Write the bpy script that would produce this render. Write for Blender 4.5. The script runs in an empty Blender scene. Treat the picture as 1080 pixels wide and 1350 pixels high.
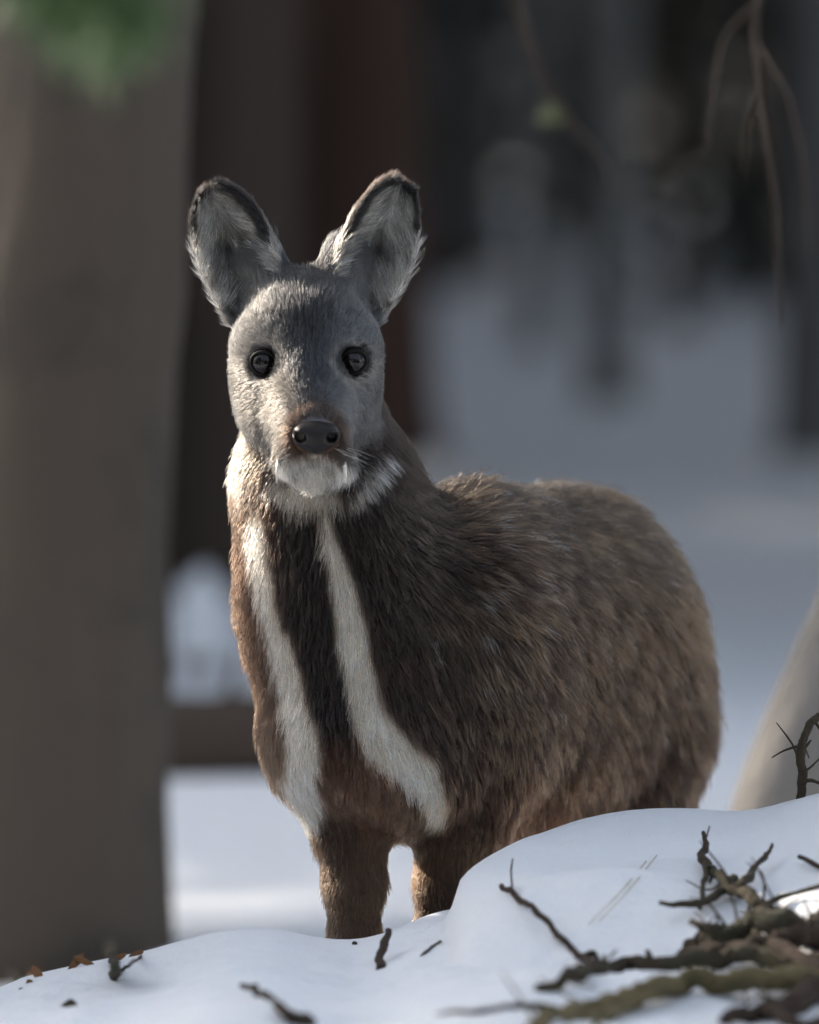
import bpy, math, random
import numpy as np
from mathutils import Vector, Matrix

R = math.radians
rng = np.random.default_rng(7)
random.seed(7)
scene = bpy.context.scene

# ------------------------------------------------------------------ camera
CAM = np.array([0.0, -8.0, 0.78])
AIM = np.array([0.0, 0.0, 0.4986])
FWD = (AIM - CAM) / np.linalg.norm(AIM - CAM)
RIGHT = np.array([1.0, 0.0, 0.0])
UP = np.cross(RIGHT, FWD)
DIST = float(np.linalg.norm(AIM - CAM))
VIEW_W = 0.62 / DIST                       # width of the frame per metre of distance

cam_data = bpy.data.cameras.new('camera')
cam = bpy.data.objects.new('camera', cam_data)
scene.collection.objects.link(cam)
cam.location = CAM
cam.rotation_euler = Vector(FWD).to_track_quat('-Z', 'Y').to_euler()
cam_data.sensor_fit = 'HORIZONTAL'
cam_data.sensor_width = 36.0
cam_data.lens = 36.0 / VIEW_W
cam_data.clip_start = 0.05
cam_data.clip_end = 2000
cam_data.dof.use_dof = True
cam_data.dof.focus_distance = 8.02
cam_data.dof.aperture_fstop = cam_data.lens / 78.0      # a 78 mm wide telephoto opening
scene.camera = cam

# ------------------------------------------------------------------ sky and sun
SUN_AZ = R(129)        # angle from the viewing side round to the left
SUN_EL = R(27)
to_sun = Vector((-math.sin(SUN_AZ) * math.cos(SUN_EL), -math.cos(SUN_AZ) * math.cos(SUN_EL), math.sin(SUN_EL)))
world = bpy.data.worlds.new('World')
scene.world = world
world.use_nodes = True
wn = world.node_tree
bg = wn.nodes['Background']
sky = wn.nodes.new('ShaderNodeTexSky')
sky.sky_type = 'NISHITA'
sky.sun_disc = False
sky.sun_elevation = SUN_EL
sky.sun_rotation = math.atan2(to_sun.x, to_sun.y)
sky.dust_density = 2.0
sky.air_density = 1.0
sky.ozone_density = 1.0
hazy = wn.nodes.new('ShaderNodeHueSaturation')          # thin high haze whitens the blue
hazy.inputs['Saturation'].default_value = 0.50
wn.links.new(sky.outputs['Color'], hazy.inputs['Color'])
wn.links.new(hazy.outputs['Color'], bg.inputs['Color'])
bg.inputs['Strength'].default_value = 0.13
sun_data = bpy.data.lights.new('sun', 'SUN')
sun_data.energy = 2.2
sun_data.angle = R(0.6)
sun_data.color = (1.0, 0.89, 0.76)
sun = bpy.data.objects.new('sun', sun_data)
scene.collection.objects.link(sun)
sun.rotation_euler = to_sun.to_track_quat('Z', 'Y').to_euler()
sun.location = (-6, 5, 8)

vs = scene.view_settings
vs.view_transform = 'Standard'
vs.look = 'None'
vs.exposure = 1.95
vs.gamma = 1.0
vs.use_curve_mapping = False
cy = scene.cycles
cy.use_denoising = True
cy.max_bounces = 8
cy.diffuse_bounces = 3
cy.glossy_bounces = 5
cy.transmission_bounces = 8
cy.use_adaptive_sampling = True
cy.adaptive_threshold = 0.02
cy.transparent_max_bounces = 8
cy.sample_clamp_indirect = 6.0
scene.cycles_curves.shape = 'RIBBONS'
scene.cycles_curves.subdivisions = 2


# ------------------------------------------------------------------ helpers
def P(px, py, y):
    """Point at depth y that the photograph shows at pixel (px, py)."""
    d = FWD + RIGHT * ((px - 540) / 1080 * VIEW_W) + UP * ((675 - py) / 1080 * VIEW_W)
    return CAM + d * ((y - CAM[1]) / d[1])


def pix(p):
    """Pixel of points p (n,3)."""
    v = np.asarray(p, float) - CAM
    t = v @ FWD
    return np.stack([540 + (v @ RIGHT) / t / VIEW_W * 1080, 675 - (v @ UP) / t / VIEW_W * 1080], -1)


def pxm(y):
    """Metres per pixel at depth y."""
    return 0.62 / 1080 * (y + 8.0) / 8.0


def srgb(r, g, b, k=1.0):
    c = np.array([r, g, b], float) / 255
    return np.where(c <= 0.04045, c / 12.92, ((c + 0.055) / 1.055) ** 2.4) * k


def tag(o, label=None, cat=None, group=None, kind=None):
    if label: o['label'] = label
    if cat: o['category'] = cat
    if group: o['group'] = group
    if kind: o['kind'] = kind
    return o


def link(o, parent=None):
    scene.collection.objects.link(o)
    if parent is not None:
        o.parent = parent
        if any(abs(c) > 0 for c in (parent.location.x, parent.location.y, parent.location.z)) or parent.parent:
            o.matrix_parent_inverse = Matrix.Identity(4)
    return o


def empty(name, loc=(0, 0, 0)):
    o = bpy.data.objects.new(name, None)
    o.location = loc
    o.empty_display_size = 0.1
    return link(o)


def mesh_obj(name, verts, faces, mat=None, parent=None, origin=None, smooth=True):
    """One mesh object; verts in world space, origin becomes the object's location."""
    v = np.asarray(verts, float)
    base = np.zeros(3)
    q = parent
    while q is not None:
        base = base + np.array(q.location)
        q = q.parent
    o3 = base if origin is None else np.asarray(origin, float)
    me = bpy.data.meshes.new(name)
    me.from_pydata([tuple(c) for c in (v - o3)], [], [tuple(map(int, f)) for f in faces])
    me.update()
    if smooth:
        me.polygons.foreach_set('use_smooth', [True] * len(me.polygons))
    if mat: me.materials.append(mat)
    o = bpy.data.objects.new(name, me)
    link(o, parent)
    o.location = o3 - base
    return o


def hash3(i, j, k, seed):
    n = (i * 374761393 + j * 668265263 + k * 2147483647 + seed * 974634777).astype(np.int64)
    n = (n ^ (n >> 13)) * 1274126177
    n = n & 0x7fffffff
    n = (n ^ (n >> 16)) * 73856093 & 0x7fffffff
    return n / float(0x7fffffff)


def noise(p, scale, seed=0):
    """Smooth value noise in -1..1 at points (n,3)."""
    q = np.asarray(p, float) * scale
    f = np.floor(q).astype(np.int64)
    t = q - f
    t = t * t * (3 - 2 * t)
    out = 0
    for a in (0, 1):
        for b in (0, 1):
            for c in (0, 1):
                w = np.where(a, t[:, 0], 1 - t[:, 0]) * np.where(b, t[:, 1], 1 - t[:, 1]) * np.where(c, t[:, 2], 1 - t[:, 2])
                out = out + w * hash3(f[:, 0] + a, f[:, 1] + b, f[:, 2] + c, seed)
    return out * 2 - 1


def fbm(p, scale, seed=0, octv=4):
    s = 0
    a = 1.0
    for o in range(octv):
        s = s + a * noise(p, scale * 2 ** o, seed + o * 17)
        a *= 0.5
    return s / 1.9


def material(name):
    m = bpy.data.materials.new(name)
    m.use_nodes = True
    nt = m.node_tree
    return m, nt, nt.nodes['Principled BSDF']


def ramp(nt, fac, stops):
    r = nt.nodes.new('ShaderNodeValToRGB')
    el = r.color_ramp.elements
    while len(el) > len(stops): el.remove(el[-1])
    while len(el) < len(stops): el.new(0.5)
    for e, (pos, c) in zip(el, stops):
        e.position = pos
        e.color = (c[0], c[1], c[2], 1)
    nt.links.new(fac, r.inputs['Fac'])
    return r.outputs['Color']


def tex_noise(nt, scale, detail=6, rough=0.6, vec=None, kind='ShaderNodeTexNoise'):
    n = nt.nodes.new(kind)
    n.inputs['Scale'].default_value = scale
    if 'Detail' in n.inputs: n.inputs['Detail'].default_value = detail
    if 'Roughness' in n.inputs: n.inputs['Roughness'].default_value = rough
    if vec is not None: nt.links.new(vec, n.inputs['Vector'])
    return n


def obj_coords(nt, scale=(1, 1, 1)):
    tc = nt.nodes.new('ShaderNodeTexCoord')
    mp = nt.nodes.new('ShaderNodeMapping')
    mp.inputs['Scale'].default_value = scale
    nt.links.new(tc.outputs['Object'], mp.inputs['Vector'])
    return mp.outputs['Vector']


def bump(nt, bsdf, height, strength, dist):
    b = nt.nodes.new('ShaderNodeBump')
    b.inputs['Strength'].default_value = strength
    b.inputs['Distance'].default_value = dist
    nt.links.new(height, b.inputs['Height'])
    nt.links.new(b.outputs['Normal'], bsdf.inputs['Normal'])


def bark_material(name, dark, light, moss=None, scale=9.0, stretch=0.16, relief=0.02):
    m, nt, b = material(name)
    v = obj_coords(nt, (1, 1, stretch))
    n1 = tex_noise(nt, scale * 2.2, 8, 0.7, v)
    vo = tex_noise(nt, scale * 1.4, vec=v, kind='ShaderNodeTexVoronoi')
    mix = nt.nodes.new('ShaderNodeMath'); mix.operation = 'MULTIPLY_ADD'
    nt.links.new(vo.outputs['Distance'], mix.inputs[0]); mix.inputs[1].default_value = 0.7
    nt.links.new(n1.outputs['Fac'], mix.inputs[2])
    col = ramp(nt, mix.outputs[0], [(0.35, dark), (0.75, [(a + c) / 2 for a, c in zip(dark, light)]), (1.0, light)])
    if moss is not None:
        n2 = tex_noise(nt, scale * 0.55, 5, 0.6, obj_coords(nt))
        f = ramp(nt, n2.outputs['Fac'], [(0.5, (0, 0, 0)), (0.66, (1, 1, 1))])
        mx = nt.nodes.new('ShaderNodeMixRGB')
        nt.links.new(f, mx.inputs['Fac']); nt.links.new(col, mx.inputs['Color1'])
        mx.inputs['Color2'].default_value = (*moss, 1)
        col = mx.outputs['Color']
    nt.links.new(col, b.inputs['Base Color'])
    b.inputs['Roughness'].default_value = 0.9
    b.inputs['Specular IOR Level'].default_value = 0.25
    bump(nt, b, mix.outputs[0], 0.7, relief)
    return m


def tube(points, radii, sides=8, rough=0.0, seed=0, freq=40.0, cap=True):
    """Bent tapering tube through points; returns verts, faces."""
    p = np.asarray(points, float)
    r = np.broadcast_to(np.asarray(radii, float), (len(p),))
    tang = np.gradient(p, axis=0)
    tang /= np.linalg.norm(tang, axis=1)[:, None] + 1e-9
    ref = np.array([0, 0, 1.0]) if abs(tang[0][2]) < 0.9 else np.array([1.0, 0, 0])
    a = np.cross(tang[0], ref); a /= np.linalg.norm(a)
    vs_, fs = [], []
    for i in range(len(p)):
        a = a - tang[i] * (a @ tang[i]); a /= np.linalg.norm(a) + 1e-9
        b = np.cross(tang[i], a)
        th = np.arange(sides) * 2 * math.pi / sides
        ring = p[i] + r[i] * (np.cos(th)[:, None] * a + np.sin(th)[:, None] * b)
        vs_.append(ring)
    V = np.concatenate(vs_)
    if rough > 0:
        c = np.repeat(p, sides, 0)
        rr = np.repeat(r, sides)
        out = (V - c) / (rr[:, None] + 1e-9)
        V = c + out * (rr * (1 + rough * fbm(V, freq, seed, 3)))[:, None]
    for i in range(len(p) - 1):
        for k in range(sides):
            k2 = (k + 1) % sides
            fs.append((i * sides + k, i * sides + k2, (i + 1) * sides + k2, (i + 1) * sides + k))
    if cap:
        fs.append(tuple(range(sides))[::-1])
        fs.append(tuple((len(p) - 1) * sides + k for k in range(sides)))
    return V, fs


def spline(ctrl, n):
    """Catmull-Rom through control rows (any width), n samples."""
    c = np.asarray(ctrl, float)
    if len(c) == 2: return c[0] + (c[1] - c[0]) * np.linspace(0, 1, n)[:, None]
    c = np.concatenate([[2 * c[0] - c[1]], c, [2 * c[-1] - c[-2]]])
    m = len(c) - 3
    out = []
    for t in np.linspace(0, m - 1e-6, n):
        i = int(t); f = t - i
        p0, p1, p2, p3 = c[i:i + 4]
        out.append(0.5 * (2 * p1 + (p2 - p0) * f + (2 * p0 - 5 * p1 + 4 * p2 - p3) * f * f + (3 * p1 - p0 - 3 * p2 + p3) * f ** 3))
    return np.array(out)
# ------------------------------------------------------------------ snow: one sheet from the foreground bank to the far slope
BANK = [  # crest of the bank as the photograph shows it: px, py, depth
    (-400, 1320, -0.15), (-60, 1312, -0.12), (40, 1286, -0.10), (120, 1268, -0.09), (190, 1254, -0.08), (240, 1240, -0.08), (300, 1226, -0.09), (360, 1224, -0.09),
    (420, 1236, -0.075), (470, 1238, -0.06), (520, 1226, -0.05), (560, 1208, -0.03), (600, 1198, -0.02), (640, 1196, -0.02)]
MOUND = [(560, 1400, -0.10), (588, 1260, -0.10), (600, 1176, -0.09), (625, 1142, -0.08), (680, 1110, -0.05), (720, 1096, -0.02), (760, 1082, 0.0), (810, 1071, 0.02),
         (860, 1066, 0.03), (920, 1066, 0.03), (960, 1069, 0.02), (1000, 1066, 0.01), (1040, 1056, 0.0), (1080, 1046, 0.0), (1180, 1030, 0.0), (1500, 1060, 0.0)]



def sstep(a, b, x):
    t = np.clip((x - a) / (b - a), 0, 1)
    return t * t * (3 - 2 * t)


bank3 = spline([P(*b) for b in BANK], 160); mound3 = spline([P(*b) for b in MOUND], 200)
bank3 = bank3[np.argsort(bank3[:, 0])]; mound3 = mound3[np.argsort(mound3[:, 0])]


def far_ground(x, y):
    z = 0.045 + 0 * x
    z = z + 0.028 * np.maximum(y - 9, 0) + 0.13 * np.maximum(y - 48, 0)
    z = z + 0.10 * np.maximum(x - 0.9, 0) * sstep(1, 3, y)
    z = z - 0.09 * np.exp(-((x + 0.55) / 0.45) ** 2 - ((y - 1.9) / 0.8) ** 2)
    p = np.stack([x, y, 0 * x], -1)
    z = z + 0.06 * fbm(p, 0.45, 50, 3) * sstep(1.0, 5, np.abs(y)) + 0.25 * fbm(p, 0.08, 60, 3) * sstep(12, 40, y)
    return z


def ground(x, y):
    x = np.asarray(x, float); y = np.asarray(y, float)
    p = np.stack([x, y, 0 * x], -1)
    far = far_ground(x, np.maximum(y, 0))
    lump = 0.012 * fbm(p, 7, 70, 3) + 0.0045 * fbm(p, 24, 71, 3) + 0.0014 * fbm(p, 75, 76, 2)
    yb = np.interp(x, bank3[:, 0], bank3[:, 1]); zb = np.interp(x, bank3[:, 0], bank3[:, 2])
    d = yb - y                                     # how far in front of the crest
    near = zb - 0.03 * np.clip(d, 0, 9) + 0.028 * fbm(p, 3.2, 72, 3) * sstep(0.02, 0.25, d) + lump * sstep(-0.01, 0.12, d) - 0.12 * np.maximum(d - 1.3, 0)
    bank = far + (near - far) * sstep(-0.17, 0.0, d)
    ym = np.interp(x, mound3[:, 0], mound3[:, 1]); zm = np.interp(x, mound3[:, 0], mound3[:, 2])
    e = ym - y
    nearm = zm - 0.19 * np.sqrt(np.maximum(e, 0) ** 2 + 0.02 ** 2) + 0.19 * 0.02 + 0.018 * fbm(p, 4.5, 73, 3) * sstep(0.03, 0.25, e) + 0.7 * lump * sstep(0.0, 0.15, e)
    mound = far + (nearm - far) * sstep(-0.16, 0.0, e)
    mound = np.where(e > 0, nearm, mound)
    z = np.maximum(bank, mound)
    z = np.maximum(z, -0.75 + 0.02 * fbm(p, 1.0, 74, 2))
    # unseen ridge added left of the deer, shaped to shade the bank
    hs = math.hypot(to_sun.x, to_sun.y)
    al = (x * to_sun.x + y * to_sun.y) / hs
    ac = (x * to_sun.y - y * to_sun.x) / hs
    top = 0.93 + 0.05 * fbm(p, 1.6, 75, 2) + 0.27 * (1 - sstep(-0.050, -0.020, ac))
    z = z + np.maximum(top - z, 0) * np.exp(-((al - 1.55) / 0.36) ** 2) * sstep(-0.95, -0.55, ac) * (1 - sstep(0.10, 0.45, ac))
    return z


def gz(x, y):
    return float(ground(np.array([x]), np.array([y]))[0])


def on_ground(px, py, y0=-3.0, y1=60.0):
    """Where the view through pixel (px, py) first meets the snow."""
    ys = np.concatenate([np.linspace(y0, 1.0, 1600), np.geomspace(1.001, y1, 600)])
    pts = np.array([P(px, py, y) for y in ys])
    hit = pts[:, 2] <= ground(pts[:, 0], pts[:, 1])
    i = int(np.argmax(hit)) if hit.any() else len(ys) - 1
    return pts[i]


def axis_steps(segs):
    out = []
    for a, b, st in segs:
        out += list(np.arange(a, b, st))
    return np.array(out + [segs[-1][1]])


gx = axis_steps([(-140, -40, 8), (-40, -8, 1.2), (-8, -2.4, 0.2), (-2.4, -0.46, 0.03), (-0.46, 0.46, 0.006), (0.46, 1.2, 0.04), (1.2, 8, 0.2), (8, 40, 1.2), (40, 140, 8)])
gy = axis_steps([(-60, -9, 4), (-9, -2.2, 0.2), (-2.2, -1.3, 0.03), (-1.3, 0.2, 0.006), (0.2, 1.9, 0.02), (1.9, 8, 0.12), (8, 30, 0.7), (30, 160, 6)])
GX, GY = np.meshgrid(gx, gy, indexing='ij')
GZ = ground(GX.ravel(), GY.ravel())
V = np.stack([GX.ravel(), GY.ravel(), GZ], -1)
ny = len(gy)
ii, jj = np.meshgrid(np.arange(len(gx) - 1), np.arange(ny - 1), indexing='ij')
a = (ii * ny + jj).ravel()
FQ = np.stack([a, a + ny, a + ny + 1, a + 1], -1)
snow_m, nt, b = material('snow')
v = obj_coords(nt)
n1 = tex_noise(nt, 55, 8, 0.65, v)
n2 = tex_noise(nt, 420, 4, 0.6, v)
n3 = tex_noise(nt, 2.0, 4, 0.6, v)
nt.links.new(ramp(nt, n3.outputs['Fac'], [(0.3, (0.80, 0.82, 0.85)), (0.7, (0.86, 0.87, 0.88))]), b.inputs['Base Color'])
ad = nt.nodes.new('ShaderNodeMath'); ad.operation = 'MULTIPLY_ADD'; ad.inputs[1].default_value = 0.25
nt.links.new(n2.outputs['Fac'], ad.inputs[0]); nt.links.new(n1.outputs['Fac'], ad.inputs[2])
bump(nt, b, ad.outputs[0], 0.75, 0.009)
b.inputs['Roughness'].default_value = 0.55
b.inputs['Specular IOR Level'].default_value = 0.3
b.inputs['Subsurface Weight'].default_value = 0.35
b.inputs['Subsurface Radius'].default_value = (0.012, 0.014, 0.016)
b.inputs['Subsurface Scale'].default_value = 0.5
sg = mesh_obj('snow_ground', V, FQ, snow_m)
sg['kind'] = 'structure'

# ------------------------------------------------------------------ forest behind
bark_grey = bark_material('bark_grey_brown', srgb(26, 22, 20), srgb(84, 75, 66), moss=srgb(66, 62, 56))
bark_dark = bark_material('bark_dark', srgb(33, 28, 25), srgb(76, 65, 57))
bark_red = bark_material('bark_red', srgb(40, 31, 27), srgb(84, 64, 54))
bark_pale = bark_material('bark_pale', srgb(92, 88, 82), srgb(124, 119, 113), scale=5)
bark_mid = bark_material('bark_cool', srgb(58, 57, 56), srgb(118, 116, 114))  # bark colour lightened to stand in for haze on distant trunks
needle_m, nt, b = material('needles')
nn = tex_noise(nt, 3.0, 4, 0.6, obj_coords(nt))
nt.links.new(ramp(nt, nn.outputs['Fac'], [(0.3, (0.030, 0.037, 0.028)), (0.7, (0.065, 0.072, 0.050))]), b.inputs['Base Color'])
b.inputs['Roughness'].default_value = 0.7
green_m, nt, b = material('fresh_needles')
nn = tex_noise(nt, 12.0, 3, 0.6, obj_coords(nt))
nt.links.new(ramp(nt, nn.outputs['Fac'], [(0.3, (0.030, 0.075, 0.020)), (0.7, (0.075, 0.140, 0.040))]), b.inputs['Base Color'])
b.inputs['Roughness'].default_value = 0.6


def trunk_mesh(base, top, r0, r1, seed, sides=28, rings=46, flare=0.35, rough=0.15):
    ts = np.linspace(0, 1, rings)
    base = np.asarray(base, float); top = np.asarray(top, float)
    c = base + (top - base) * ts[:, None]
    w = np.stack([fbm(np.stack([ts * 3, 0 * ts + seed, 0 * ts], -1), 1.0, seed, 2), fbm(np.stack([ts * 3, 0 * ts + seed + 9, 0 * ts], -1), 1.0, seed + 5, 2)], -1)
    c[:, :2] += w * r0 * 0.5 * np.minimum(ts * 3, 1)[:, None]
    h = np.linalg.norm(top - base)
    r = r0 + (r1 - r0) * ts + r0 * flare * np.exp(-ts * h / (r0 * 2.2))
    return tube(c, r, sides, rough, seed, 2.2 / r0)


def needle_card(p, d, L, w, V, Fc, rngl):
    d = d / (np.linalg.norm(d) + 1e-9)
    s = np.cross(d, rngl.normal(size=3)); s /= np.linalg.norm(s) + 1e-9
    i = len(V)
    V += [p - s * w * 0.3, p + d * L * 0.5 - s * w, p + d * L, p + d * L * 0.5 + s * w]
    Fc.append((i, i + 1, i + 2, i + 3))


def crown_mesh(base_z, top_z, rad, seed, whorls=14, per=7, cards=26, size=0.22, centre=(0, 0)):
    """Conifer crown: whorls of drooping boughs set with needle sprays."""
    g = np.random.default_rng(seed)
    V, Fc = [], []
    for wv in range(whorls):
        f = (wv + g.uniform(-.3, .3)) / whorls
        z = base_z + (top_z - base_z) * f
        rr = rad * (1 - 0.85 * max(f, 0)) * g.uniform(0.75, 1.15)
        for k in range(per):
            an = g.uniform(0, 2 * math.pi)
            ln = rr * g.uniform(0.6, 1.1)
            for q in range(cards):
                t = g.uniform(0.15, 1.0)
                p = np.array([centre[0] + math.cos(an) * ln * t, centre[1] + math.sin(an) * ln * t, z - 0.35 * ln * t * t + 0.1 * ln * t])
                d = np.array([math.cos(an), math.sin(an), -0.3]) * 0.6 + g.normal(size=3) * 0.6
                needle_card(p + g.normal(size=3) * 0.05 * rad, d, size * g.uniform(0.6, 1.5), size * 0.16, V, Fc, g)
    return np.array(V), Fc


def limb_mesh(base, direction, L, r, seed, bend=0.25, n=10):
    g = np.random.default_rng(seed)
    d = np.array(direction, float); d /= np.linalg.norm(d)
    pts = [np.array(base, float)]
    for i in range(n - 1):
        d = d + g.normal(size=3) * bend * 0.35
        d /= np.linalg.norm(d)
        pts.append(pts[-1] + d * L / (n - 1))
    return pts, tube(pts, np.linspace(r, r * 0.2, n), 7, 0.12, seed, 3 / r)


def tree(name, label, px, py, y, half_px, top, mat, seed, lean=(0, 0), crown=None, limbs=0, group=None, cat='tree', taper=0.75):
    """Trunk whose foot stands on the snow at depth y; half_px is half its width in the photograph."""
    x = P(px, py, y)[0]
    base = np.array([x, y, gz(x, y) - 0.08])
    r = half_px * pxm(y)
    t = empty(name, base)
    tp = base + np.array([lean[0] * top, lean[1] * top, top])
    V, Fc = trunk_mesh(base, tp, r, r * taper, seed)
    mesh_obj('trunk', V, Fc, mat, t)
    g = np.random.default_rng(seed + 100)
    for k in range(limbs):
        f = g.uniform(0.30, 0.95)
        an = g.uniform(0, 2 * math.pi)
        bp = base + (tp - base) * f
        pts, (V, Fc) = limb_mesh(bp, (math.cos(an), math.sin(an), 0.15), g.uniform(0.5, 1.3), r * 0.16, seed * 7 + k)
        mesh_obj('limb', V, Fc, mat, t)
    if crown:
        V, Fc = crown_mesh(tp[2] - crown[0], tp[2] + crown[1], crown[2], seed, centre=(tp[0], tp[1]), size=0.5, cards=20)
        mesh_obj('crown', V, Fc, needle_m, t, smooth=False)
    tag(t, label, cat, group)
    return t


t1 = tree('pine_tree', 'thick grey brown tree trunk standing close behind the snow bank', 45, 1240, 2.2, 145, 5.5, bark_grey, 11, lean=(0.055, 0), limbs=0, taper=0.92, crown=(1.2, 3, 1.3))
tree('pine_tree', 'dark brown tree trunk left of the reddish trunk behind the deer', 300, 790, 9.0, 92, 9, bark_dark, 12, lean=(0.0, 0), crown=(4, 3, 1.6), limbs=4)
tree('pine_tree', 'reddish brown tree trunk directly behind the ears of the deer', 482, 740, 13, 84, 9, bark_red, 13, lean=(-0.012, 0), crown=(4, 3, 1.6), limbs=4)
tree('pine_tree', 'cool grey tree trunk just beyond the right ear of the deer', 606, 560, 22, 50, 10, bark_mid, 14, lean=(0.006, 0), crown=(4, 3, 2), limbs=5)
tree('pine_tree', 'slim dark tree trunk on the shaded snow above the back of the deer', 802, 640, 15, 30, 9, bark_mid, 15, lean=(0.004, 0), crown=(4, 3, 1.8), limbs=6)
tree('pine_tree', 'dark trunk at the edge of the clearing beyond the leaning pale trunk', 1095, 760, 13, 66, 7, bark_mid, 16, lean=(-0.004, 0), crown=(2.5, 3, 1.4), limbs=3)
tree('pine_tree', 'slender grey trunk half way between the grey trunk and the slim one', 702, 600, 17, 17, 9, bark_mid, 17, lean=(0.008, 0), crown=(4, 3, 1.6), limbs=4)
tree('pine_tree', 'slender dark trunk on the bright strip of far snow right of the slim trunk', 896, 600, 18, 17, 9, bark_dark, 18, lean=(-0.006, 0), crown=(4, 3, 1.6), limbs=4)
# unseen pine added outside the frame so its trunk shades the snow bank
hs = math.hypot(to_sun.x, to_sun.y)
ox, oy = 3.05 * to_sun.x / hs - 0.46 * to_sun.y / hs, 3.05 * to_sun.y / hs + 0.46 * to_sun.x / hs
sh = empty('shade_pine_tree', (ox, oy, gz(ox, oy)))
V, Fc = trunk_mesh((ox, oy, -0.1), (ox, oy, 9), 0.29, 0.24, 31)
mesh_obj('trunk', V, Fc, bark_red, sh)
V, Fc = crown_mesh(6.5, 11, 1.9, 32, centre=(ox, oy), size=0.5, cards=20)
mesh_obj('crown', V, Fc, needle_m, sh, smooth=False)
tag(sh, 'stout unseen pine with reddish bark added beside the snow bank for shade', 'tree')

# the pale trunk leaning out to the right, and the limb of green needles above the thick trunk
lp = P(1010, 1062, 1.3)
lean = empty('leaning_trunk', (lp[0], 1.3, gz(lp[0], 1.3) - 0.1))
tag(lean, 'pale smooth trunk leaning away to the right behind the snow mound', 'tree')
lb = np.array([P(1035, 1200, 1.3), P(1052, 1075, 1.3), P(1120, 900, 1.35), P(1190, 740, 1.45), P(1270, 560, 1.6), P(1370, 320, 1.8), P(1600, -200, 2.3), P(1900, -900, 3.0)])
V, Fc = tube(spline(lb, 40), np.linspace(0.062, 0.045, 40), 24, 0.05, 5, 9)
mesh_obj('trunk', V, Fc, bark_pale, lean)
for k, (f, dr) in enumerate(((30, (0.7, 0.3, 0.5)), (36, (-0.3, 0.4, 0.9)), (39, (0.4, -0.2, 0.8)))):
    pts, (V, Fc) = limb_mesh(spline(lb, 40)[f], dr, 1.4, 0.02, 40 + k)
    mesh_obj('limb', V, Fc, bark_pale, lean)

# arching limbs of the leaning trunk that hang into view
arch = [spline(lb, 40)[24], P(1330, 150, 1.65), P(1200, -120, 1.5), P(1060, -90, 1.4), P(1000, 0, 1.35), P(1004, 120, 1.3), P(1022, 270, 1.3), P(1027, 430, 1.3)]
V, Fc = tube(spline(arch, 50), np.concatenate([np.linspace(0.010, 0.0028, 30), np.linspace(0.0028, 0.0009, 20)]), 7, 0.15, 6, 80)
l1 = mesh_obj('limb', V, Fc, bark_dark, lean)
for k, tw in enumerate(([(1004, 0, 1.35), (962, 40, 1.33), (944, 90, 1.32), (932, 200, 1.3)], [(1004, 110, 1.3), (986, 160, 1.3), (982, 230, 1.3)], [(1002, 60, 1.33), (1040, 130, 1.3), (1062, 240, 1.3), (1064, 330, 1.3)])):
    V, Fc = tube(spline([P(*a) for a in tw], 16), np.linspace(0.0022, 0.0008, 16), 6, 0.15, 60 + k, 90)
    mesh_obj('twig', V, Fc, bark_dark, l1)
arch = [spline(lb, 40)[31], P(1350, -400, 2.3), P(1050, -520, 2.2), P(800, -300, 2.1), P(690, -40, 2.0), P(706, 80, 2.0), P(752, 160, 2.0), P(790, 210, 2.0), P(808, 262, 2.0)]
V, Fc = tube(spline(arch, 60), np.concatenate([np.linspace(0.011, 0.0030, 40), np.linspace(0.0030, 0.0012, 20)]), 7, 0.15, 7, 80)
l2 = mesh_obj('limb', V, Fc, bark_dark, lean)
leaf_m, nt, b = material('old_leaf')
b.inputs['Base Color'].default_value = (0.10, 0.105, 0.05, 1)
b.inputs['Roughness'].default_value = 0.6
c = P(726, 150, 1.98)
V = [c + np.array([0.013 * math.cos(a) * (1 - 0.3 * math.sin(a)), 0.005 * math.cos(2 * a), 0.014 * math.sin(a)]) for a in np.linspace(0, 2 * math.pi, 13)[:-1]]
V = V + [v_ + np.array([0, 0.0008, 0]) for v_ in V]
Fc = [tuple(range(12))[::-1], tuple(range(12, 24))] + [(k, (k + 1) % 12, 12 + (k + 1) % 12, 12 + k) for k in range(12)]
mesh_obj('leaf', V, Fc, leaf_m, l2)

# fir sapling on the near side whose bough dips into the corner of the view
sb = np.array([-0.85, -2.3, gz(-0.85, -2.3) - 0.05])
sap = empty('fir_sapling', sb)
tag(sap, 'young fir sapling dipping a blurred green bough in from above', 'tree')
V, Fc = tube(spline([sb, sb + [0.01, 0, 0.6], sb + [-0.01, 0.02, 1.2], sb + [0, 0.02, 1.9]], 24), np.linspace(0.022, 0.004, 24), 10, 0.15, 9, 60)
mesh_obj('trunk', V, Fc, bark_dark, sap)
g = np.random.default_rng(3)
bough = [[sb + [0, 0, 1.05], P(-90, -70, -2.25), P(20, -30, -2.2), P(90, 10, -2.2), P(150, 70, -2.15)], [sb + [0, 0, 1.1], P(-100, -90, -2.35), P(30, -60, -2.35), P(130, -20, -2.35), P(190, 30, -2.35)]]
for an in np.linspace(0.9, 5.6, 9):
    hgt = g.uniform(0.35, 1.7)
    s0 = sb + np.array([0, 0, hgt])
    e_ = s0 + np.array([math.cos(an), math.sin(an), -0.15]) * (0.45 - 0.2 * hgt / 1.9)
    bough.append([s0, (s0 + e_) / 2 + [0, 0, 0.03], e_])
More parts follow.
